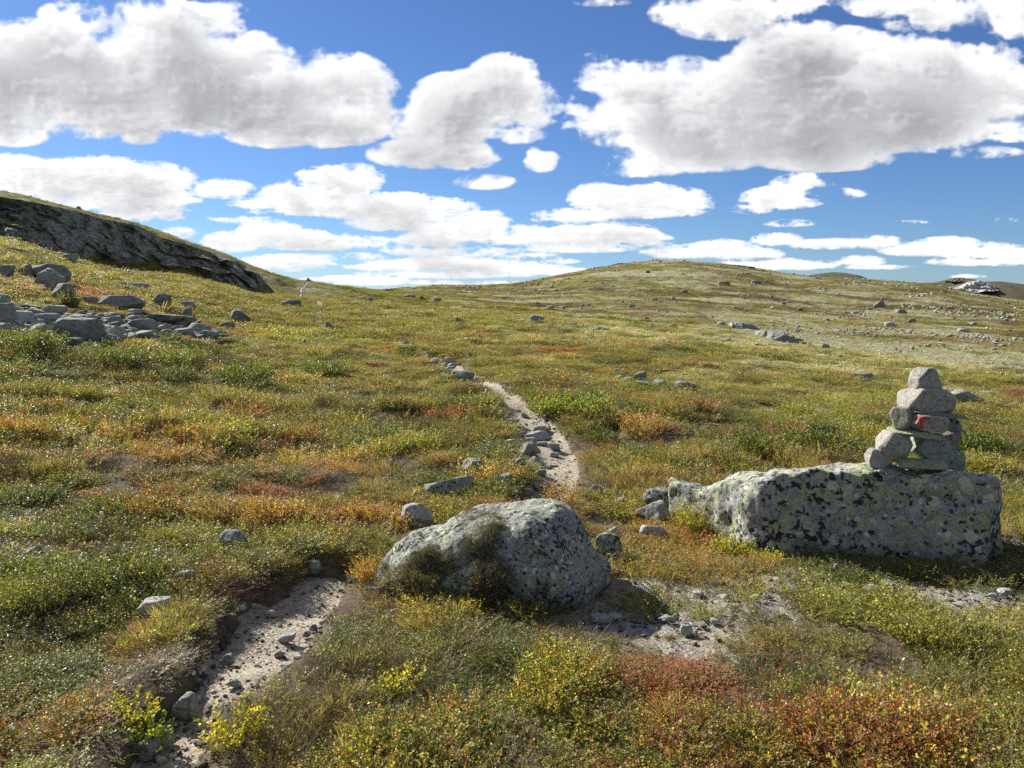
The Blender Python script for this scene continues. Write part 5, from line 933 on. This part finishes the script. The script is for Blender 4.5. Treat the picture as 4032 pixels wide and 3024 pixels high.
def plant_ring(n, y0, y1, far, size, tmax=.80, dens_floor=.0):
    x, y = wedge(n, y0, y1, tmax); zb = base_h(x, y)
    cs = (.46, 1.15, 4.0)[far]; kx, ky, ed, kr = clumps(x, y, cs, 800 + far); ky = np.maximum(ky, 1.2)
    W = np.concatenate([species(kx[a:a + 50000], ky[a:a + 50000]) for a in range(0, n, 50000)])
    for q in range(9): W[:, q] += (_h3(np.floor(kx * 97), np.floor(ky * 97), np.full(n, q), 31) - .5) * .9
    W = W + rng.gumbel(size=W.shape) * (.24 if far == 0 else .19)
    top = W.argsort(1); sp, sp2 = top[:, -1], top[:, -2]
    keep = np.ones(n, bool)
    r, da, side = path_dist(x, y)
    if far < 2:
        keep &= (da > (np.where(side < 0, .012, .02) if far == 0 else .16 - .55 * sstep(16, 24, y) * (fbm2(x / 1.1, y / 1.1, 2, 79) > .47))) | ((r > .6) & (rng.uniform(size=n) < .03)); gv = gravel_at(x, y, zb); keep &= rng.uniform(size=n) > gv * .86
       
        if far == 1 or y1 > 8:
            psx, psy = project(x, np.maximum(y, 1.0), zb); keep &= ~((blobs(psx / S_OF_D, psy / S_OF_D, SCREE) + (fbm2(x / .8, y / .8, 3, 78) - .5) * .9) > .45)
        for (rx, ry, rr) in ROCKS[4:]: 
            if ry > y0 - 2 and ry < y1 + 2: keep &= np.hypot(x - rx, y - ry) > rr * .9
        keep &= ~(((x + .12) / .60) ** 2 + ((y - 4.20) / .33) ** 2 < 1); 
        u = (x - 1.65) / 1.25; keep &= ~((u > 0) & (u < 1) & (y > 4.86 - .36 * u) & (y < 5.85 - .4 * u))
    else: keep &= (da > .75)
    # bare patches between the plants close by
    if far == 0: keep &= fbm2(x / .35, y / .35, 3, 500) + rng.uniform(-.08, .08, n) > .345
    vig = fbm2(x / .7, y / .7, 3, 510) if far < 2 else fbm2(x / 6, y / 4, 3, 510)
    dome = sstep(.0, .42, ed); keep &= rng.uniform(size=n) < .30 + .70 * sstep(.02, .22, ed)
    vig = vig * .55 + (.10 + .50 * kr) * (.35 + .9 * dome)
    x, y, sp, sp2, vig, da, dome = (v[keep] for v in (x, y, sp, sp2, vig, da, dome)); n = len(x); z = np.concatenate([height(x[a:a + 50000], y[a:a + 50000], False) for a in range(0, n, 50000)])
    s = size * rng.uniform(.72, 1.3, n) * (.66 + .55 * vig); s = np.where((sp == 8) | (sp == 6), s * .9, s)
    hgt = rng.uniform(.8, 1.2, n) * np.where(sp == 8, .7, 1) * (.22 + .85 * vig) * (.80, .55, .42)[far]
    if far == 2: lf = np.where((x < -.22 * y) & (y > 56), .6, 1); s = s * lf
    if far == 0: psx, psy = project(x, y, z); hgt = hgt * (1 - .55 * blobs(psx / S_OF_D, psy / S_OF_D, [(1950, 1330, 330, 45), (1550, 1420, 170, 40), (1400, 1400, 100, 40)]))
    if far < 2: hgt = hgt * (.42 + .58 * sstep(.0, .35, da)); s = s * (.5 + .5 * sstep(.0, .22, da))
    kinds = {0: ['berry', 'birch', 'heather', 'grass', 'lichen', 'twigs'], 1: ['mberry', 'mberry', 'mheath', 'mgrass', 'mheath', 'twigs'], 2: ['fshrub', 'fshrub', 'fshrub', 'fmat', 'fmat', 'fmat']}[far]
    pid = np.zeros(n, int); u = rng.uniform(size=n)
    def pick(m, k): pid[m] = np.array(KIND[k])[rng.integers(0, len(KIND[k]), m.sum())]
    lea = sp <= 5; birch = lea & (((sp == 0) & (u < .6)) | ((sp == 2) & (u < .7)) | ((sp == 3) & (u < .4)) | ((sp == 1) & (u < .25)))
    pick(lea & ~birch, kinds[0]); pick(birch, kinds[1]); pick(sp == 6, kinds[2]); pick(sp == 7, kinds[3]); pick(sp == 8, kinds[4])
    hea = lea & ~birch & (u > .66) & (sp < 2); pick(hea, kinds[2])
    if far < 2: pick((u < (.075 if far == 0 else .03)) & (sp < 7), kinds[5]); pick((u > .94) & lea, kinds[3])
    c1 = COLR[sp] * rng.uniform(.78, 1.22, (n, 1)) * (.80 + .40 * kr[keep][:, None] if False else 1) * rng.uniform(.92, 1.08, (n, 3)); mixc = rng.uniform(0, 1, (n, 1)); c2 = COL2[sp] * (1 - mixc * .6) + COLR[sp2] * mixc * .6
    if far == 2:
        f = sstep(60, 220, np.hypot(x, y))[:, None] * .5; mc = np.concatenate([mix_colour(x[a:a + 50000], y[a:a + 50000]) for a in range(0, n, 50000)]); c1 = c1 * (1 - f) + mc * f * 1.1; c2 = c2 * (1 - f) + mc * f * .8
    P = np.stack([x, y, z - .01], 1); rot = np.stack([rng.normal(size=n) * .12, rng.normal(size=n) * .12, rng.uniform(0, 6.283, n)], 1); scl = np.stack([s, s, s * hgt], 1)
    return P, rot, scl, pid, c1, c2
def ring_set(name, specs, label, cat):
    parts = [plant_ring(*a) for a in specs]; scatter(name, CP_, *[np.concatenate([p[i] for p in parts]) for i in range(6)], label, cat)
ring_set('heath_shrubs', [(17500, 1.3, 3.6, 0, .80), (24500, 3.6, 6.5, 0, .95), (21500, 6.5, 12, 0, 1.35)], "knee low dwarf shrubs, grass and lichen covering the near ground", 'heath')
ring_set('heath_carpet', [(29500, 12, 26, 1, 1.1), (42000, 26, 62, 1, 1.9)], "green and yellow shrub carpet on the middle slope", 'heath')
ring_set('hillside_vegetation', [(24000, 60, 130, 2, 1.0), (30000, 130, 320, 2, 1.7), (16000, 320, 620, 2, 2.6)], "low mats of lichen and heath on the far slopes", 'heath')
# ---------------------------------------------------------------- heather and berry shrubs growing over the front boulder
def on_boulder():
    n = 5200; out = []
    for i in range(n):
        dx, dy = rng.uniform(760, 1180), rng.uniform(1100, 1330); d = Vector(ray(dx * S_OF_D, dy * S_OF_D)).normalized(); h = FB_T.ray_cast(Vector((0, 0, EYE)), d)
        if h[0] is None: continue
        b = max(math.exp(-((dx - c[0]) / c[2]) ** 2 - ((dy - c[1]) / c[3]) ** 2) for c in ((930, 1215, 110, 34), (1040, 1200, 75, 50), (1085, 1150, 32, 46), (900, 1260, 130, 44), (1040, 1275, 90, 46), (840, 1235, 60, 26), (960, 1300, 150, 40)))
        nn = float(fbm2(np.array([h[0].x / .12]), np.array([h[0].z / .10]), 3, 600)[0])
        if b + (nn - .5) * 2.6 > rng.uniform(.30, 1.25) + .25 * (dy < 1190): out.append((h[0].x, h[0].y, h[0].z, h[1].x, h[1].y, h[1].z, dy))
    A = np.array(out); m = len(A); P = A[:, :3] - A[:, 3:6] * .006; lean = np.stack([-A[:, 4] * .9, A[:, 3] * .9, np.zeros(m)], 1)
    rot = lean + np.stack([rng.normal(size=m) * .15, rng.normal(size=m) * .15, rng.uniform(0, 6.28, m)], 1); s = rng.uniform(.14, .38, m) * np.where(A[:, 6] > 1250, 1.5, 1); pid = np.array(KIND['heather'])[rng.integers(0, 4, m)]
    low = (A[:, 6] + rng.normal(size=m) * 20) > 1262; b = low & (rng.uniform(size=m) < .5); pid[b] = np.array(KIND['berry'])[rng.integers(0, 5, b.sum())]
    lf_ = rng.uniform(size=m) < .35; pid[lf_] = np.array(KIND['birch'])[rng.integers(0, 4, lf_.sum())]; tw = rng.uniform(size=m) < .07; pid[tw] = np.array(KIND['twigs'])[rng.integers(0, 3, tw.sum())]
    c1 = np.where(b[:, None], np.array([.12, .15, .035]), np.array([.30, .235, .195])) * rng.uniform(.7, 1.3, (m, 1)); c2 = np.where(b[:, None], np.array([.45, .30, .05]), np.array([.17, .20, .06])) * rng.uniform(.7, 1.3, (m, 1))
    c1[lf_] = np.array([.14, .16, .055]) * rng.uniform(.7, 1.3, (lf_.sum(), 1)); c2[lf_] = np.array([.20, .13, .08])
    scatter('heather_cover', CP_, P, rot, np.stack([s, s, s * .8], 1), pid, c1, c2, "brown heather and trailing twigs over the left half of the front boulder", 'heather')
on_boulder()
# ---------------------------------------------------------------- shrubs that stand out as single plants
def bush(name, label, dx, dy, w, h, kind, c1, c2, seed, lean=0, dense=1.0):
    """bush at frame position (2212 px frame: centre x, bottom y, width, height)"""
    r = np.random.default_rng(seed); p = place(dx * S_OF_D, dy * S_OF_D); d = math.hypot(p[0], p[1]); k = S_OF_D * d / FPX; W, H = w * k, h * k
    root = bpy.data.objects.new(name, None); COL.objects.link(root); root.location = (p[0], p[1] + W * .15, p[2] - .01); root['label'] = label; root['category'] = 'shrub'
    ll, lw = {'birch': (.013, .0062), 'berry': (.012, .0042), 'willow': (.045, .010), 'mid': (.030, .012)}[kind]
    area = W * max(H, .1) * 2.2; per = 18; stems = int(min(1500, dense * area / (ll * lw) / per * 1.6)); stems = max(stems, 14)
    V, F, lr, lb, SV, SF = shrub_arrays(r, stems, H * 1.15, W * .5, per, ll, lw, upright=.35 if kind != 'willow' else .7, stemw=.0014 if d < 8 else .004, jitter=.6)
    m = LM.setdefault((c1, c2), leaf_material('shrub_leaf', .5, .4, (c1, c2)))
    fo = mesh_np('foliage', V, F, False); attr(fo, 'lr', 'FLOAT', 'POINT', lr.astype(np.float32)); attr(fo, 'lb', 'FLOAT', 'POINT', lb.astype(np.float32)); link('foliage', fo, m, root)
    st = mesh_np('stems', SV, SF, False); attr(st, 'lr', 'FLOAT', 'POINT', r.uniform(0, 1, len(SV)).astype(np.float32)); link('stems', st, TWIG, root)
LM = {}
YB = ((.50, .42, .04), (.26, .30, .04)); BG = ((.20, .27, .04), (.34, .36, .05)); DG = ((.10, .14, .03), (.20, .23, .045)); OR = ((.52, .27, .05), (.30, .24, .04)); OB = ((.14, .17, .04), (.26, .26, .06))
for b in [('shrub', "orange leaved berry shrub at the left foot of the front boulder", 805, 1262, 120, 52, 'berry', *OR, 31, 0, .9),
          ('shrub', "brown heather mound rising against the left front of the front boulder", 920, 1300, 150, 60, 'berry', (.24, .17, .12), (.20, .22, .06), 32, 0, .9),
          ('shrub', "green and brown crowberry mound under the middle of the front boulder", 1045, 1315, 140, 60, 'berry', (.11, .14, .04), (.20, .12, .06), 33, 0, .9),
          ('shrub', "yellow berry tuft at the boulder's lower middle front", 1130, 1330, 90, 40, 'berry', *YB, 34, 0, .6),
          ('shrub', "bright yellow green bilberry bush against the left end of the cairn slab", 1500, 1158, 100, 62, 'berry', *YB, 1),
          ('shrub', "yellow shrub patch at the foot of the slab's sunlit left face", 1590, 1196, 110, 34, 'berry', *YB, 2),
          ('shrub', "golden shrub strip tapering right below the cairn slab's crease", 1660, 1222, 80, 28, 'berry', *YB, 3),
          ('shrub', "tiny orange leaved birch sapling with bare crooked stem above the front boulder", 1215, 1102, 90, 62, 'birch', *OR, 4, 0, .35),
          ('shrub', "dense green willow thicket right of the path above the bend", 1185, 900, 120, 42, 'mid', *BG, 5),
          ('shrub', "wide bright green willow thicket in the middle of the heath", 1265, 908, 150, 50, 'mid', *BG, 6),
          ('shrub', "low green willow edge right of the wide thicket", 1350, 900, 90, 30, 'mid', *DG, 7),
          ('shrub', "dark green shrub mound behind the slab's left part", 1640, 985, 120, 44, 'mid', *DG, 8),
          ('shrub', "dark green shrub behind the middle of the cairn slab", 1740, 975, 120, 46, 'mid', *DG, 9),
          ('shrub', "green shrub close left of the cairn behind the slab", 1820, 985, 90, 40, 'mid', *OB, 10),
          ('shrub', "dark shrub right of the cairn behind the slab's end", 2110, 985, 110, 44, 'mid', *DG, 11),
          ('shrub', "dark green shrub at the left border in front of the scree", 50, 768, 130, 44, 'mid', *DG, 12),
          ('shrub', "dark glossy shrub below the scree's left half", 250, 800, 160, 44, 'mid', *DG, 13),
          ('shrub', "green shrub below the middle of the scree", 380, 800, 140, 42, 'mid', *OB, 14),
          ('shrub', "dark green shrub clump left of the path above its narrow part", 700, 815, 120, 34, 'mid', *DG, 15),
          ('shrub', "dark shrub in the open heath left of the orange band", 520, 830, 150, 40, 'mid', *DG, 16),
          ('shrub', "small green bush growing between the pale green boulder and the scree", 148, 668, 44, 30, 'mid', *OB, 17),
          ('shrub', "round leaved birch sprig with lime leaves at the bottom edge left of the path", 310, 1640, 120, 90, 'birch', *BG, 18, 0, .6),
          ('shrub', "lime yellow birch branch overhanging the wedge rock beside the path", 290, 1560, 130, 50, 'birch', *YB, 19, 0, .5),
          ('shrub', "yellow birch bush at the bottom edge right of the path", 500, 1625, 160, 90, 'birch', *YB, 20, 0, .55),
          ('shrub', "lone yellow birch shoots in the brown heather at the picture's lower middle", 860, 1500, 130, 60, 'birch', *YB, 21, 0, .5),
          ('shrub', "orange and green bush mound at the left edge above the birch sprigs", 90, 1330, 200, 90, 'berry', *OB, 22, 0, .7)]:
    bush(*b)
# ---------------------------------------------------------------- gravel, cobbles of the path, far scree
def pebbles(name, P, size, cols, label, cat, flat=.6):
    n = len(P); rot = np.stack([rng.normal(size=n) * .25, rng.normal(size=n) * .25, rng.uniform(0, 6.28, n)], 1); s = size[:, None] * np.stack([rng.uniform(.8, 1.3, n), rng.uniform(.7, 1.1, n), rng.uniform(.5, 1, n) * flat], 1)
    scatter(name, PB, P, rot, s, rng.integers(0, 6, n), cols, cols, label, cat)
PB = bpy.data.collections.new('pebble_kinds')
pm, g = new_mat('pebble'); c1 = g.add('ShaderNodeAttribute', 0, {'attribute_name': 'c1', 'attribute_type': 'INSTANCER'}); tc = g.add('ShaderNodeTexCoord', 3); nz = g.noise(tc, 3.5, 5, .65)
g.out(g.bsdf(g.mix(g.ramp(nz, .38, .62), c1, g.mix(1.0, c1, (.62, .64, .58), 'MULTIPLY')), .9, g.bump(nz, .2, 1.0), .2))
for k in range(6): me = stone_mesh('p%d' % k, 900 + k, (1, 1, 1), 2, 9, .7, .05, mat=pm); o = bpy.data.objects.new('p%d' % k, me); PB.objects.link(o)
def grey_cols(n, lo=.22, hi=.55, warm=.04):
    b = rng.uniform(lo, hi, n) ** 1.0; w = rng.uniform(0, warm, n); return np.stack([b + w, b + w * .3, b - w * .8], 1)
pp, ss = [], []
for pi, pl in enumerate(PATHS):
    m = 1500 if pi == 0 else 3500
    yy_ = pl[:, 1]; wgt = 1 / (pl[:, 1] ** 1.3); wgt /= wgt.sum(); k = rng.choice(len(pl), m, p=wgt); q = rng.uniform(-1.15, 1.15, m); x = pl[k, 0] + q * pl[k, 2] + rng.normal(size=m) * .02; y = pl[k, 1] + rng.normal(size=m) * .04
    sz = rng.uniform(0, 1, m) ** 4 * .020 + .0025; sz *= np.clip(pl[k, 1] / 6, 1, 3) * (1 + .7 * (np.abs(q) > .8)); ok = y < 45; pp.append(np.stack([x, y], 1)[ok]); ss.append(sz[ok])
x, y = wedge(90000, 2.2, 9.5); g_ = gravel_at(x, y, base_h(x, y)); ok = g_ > rng.uniform(.25, .9, len(x)); pp.append(np.stack([x, y], 1)[ok]); ss.append((rng.uniform(0, 1, len(x)) ** 4 * .030 + .003)[ok])
XY = np.concatenate(pp); sz = np.concatenate(ss); Z = height(XY[:, 0], XY[:, 1], False); pebbles('gravel', np.c_[XY, Z + .006 + sz * .1], sz, grey_cols(len(XY), .20, .44, .07), "loose gravel and grit on the path and the bare patches", 'gravel')
# far scree fields on the hill face (frame S)
FS = [(1250, 345, 140, 22), (1450, 355, 160, 22), (1650, 375, 170, 24), (1850, 395, 170, 26), (2050, 420, 150, 30), (780, 392, 80, 14), (1100, 500, 70, 18), (1300, 560, 220, 26), (1600, 590, 260, 30), (1900, 640, 260, 34), (2150, 620, 120, 40), (1250, 700, 260, 24), (1000, 640, 200, 16), (1500, 680, 260, 20), (1300, 760, 160, 14), (600, 650, 120, 14), (800, 160, 100, 12), (520, 200, 60, 16), (1340, 250, 90, 10), (1950, 830, 160, 12), (1700, 700, 200, 40), (120, 490, 70, 14), (2150, 850, 100, 14), (900, 560, 300, 60)]
n = 200000; x, y = wedge(n, 80, 620); zb = base_h(x, y); sx, sy = project(x, y, zb); u_, v_ = (sx - 3000) / .4665, (sy - 1050) / .4665; b = np.zeros(n)
for (cx, cy, rx, ry) in FS: b = np.maximum(b, np.exp(-((u_ - cx) / rx) ** 2 - ((v_ - cy) / ry) ** 2))
b = b + (fbm2(x / 9, y / 14, 4, 700) - .5) * 1.8; ok = b > rng.uniform(.15, .85, n) + .12; dist = np.hypot(x, y); ok2 = (rng.uniform(size=n) < .008) & (sx > 1700) & (dist > 110); ok |= ok2
x, y, dist = x[ok], y[ok], dist[ok]; sz = (rng.uniform(0, 1, len(x)) ** 3 * .75 + .16) * (.55 + dist / 300); pebbles('scree', np.c_[x, y, height(x, y, False) + sz * .12], sz, grey_cols(len(x), .20, .50, .03) * np.array([.98, 1.0, .90]), "pale scree and scattered blocks across the far hillside", 'scree', .75)

# small stones filling the gaps of the scree heap on the left
x, y = wedge(60000, 9, 24); psx, psy = project(x, y, base_h(x, y)); b = blobs(psx / S_OF_D, psy / S_OF_D, SCREE) + (fbm2(x / .8, y / .8, 3, 78) - .5) * .9; ok = (b > .5) & (rng.uniform(size=len(x)) < .55)
x, y = x[ok], y[ok]; sz = rng.uniform(0, 1, len(x)) ** 2.5 * .26 + .05; pebbles('small_scree', np.c_[x, y, height(x, y, False) + sz * .15], sz, grey_cols(len(x), .26, .56, .02) * np.array([.97, 1.0, .92]), "small grey stones filling the scree heap on the left slope", 'scree', .7)
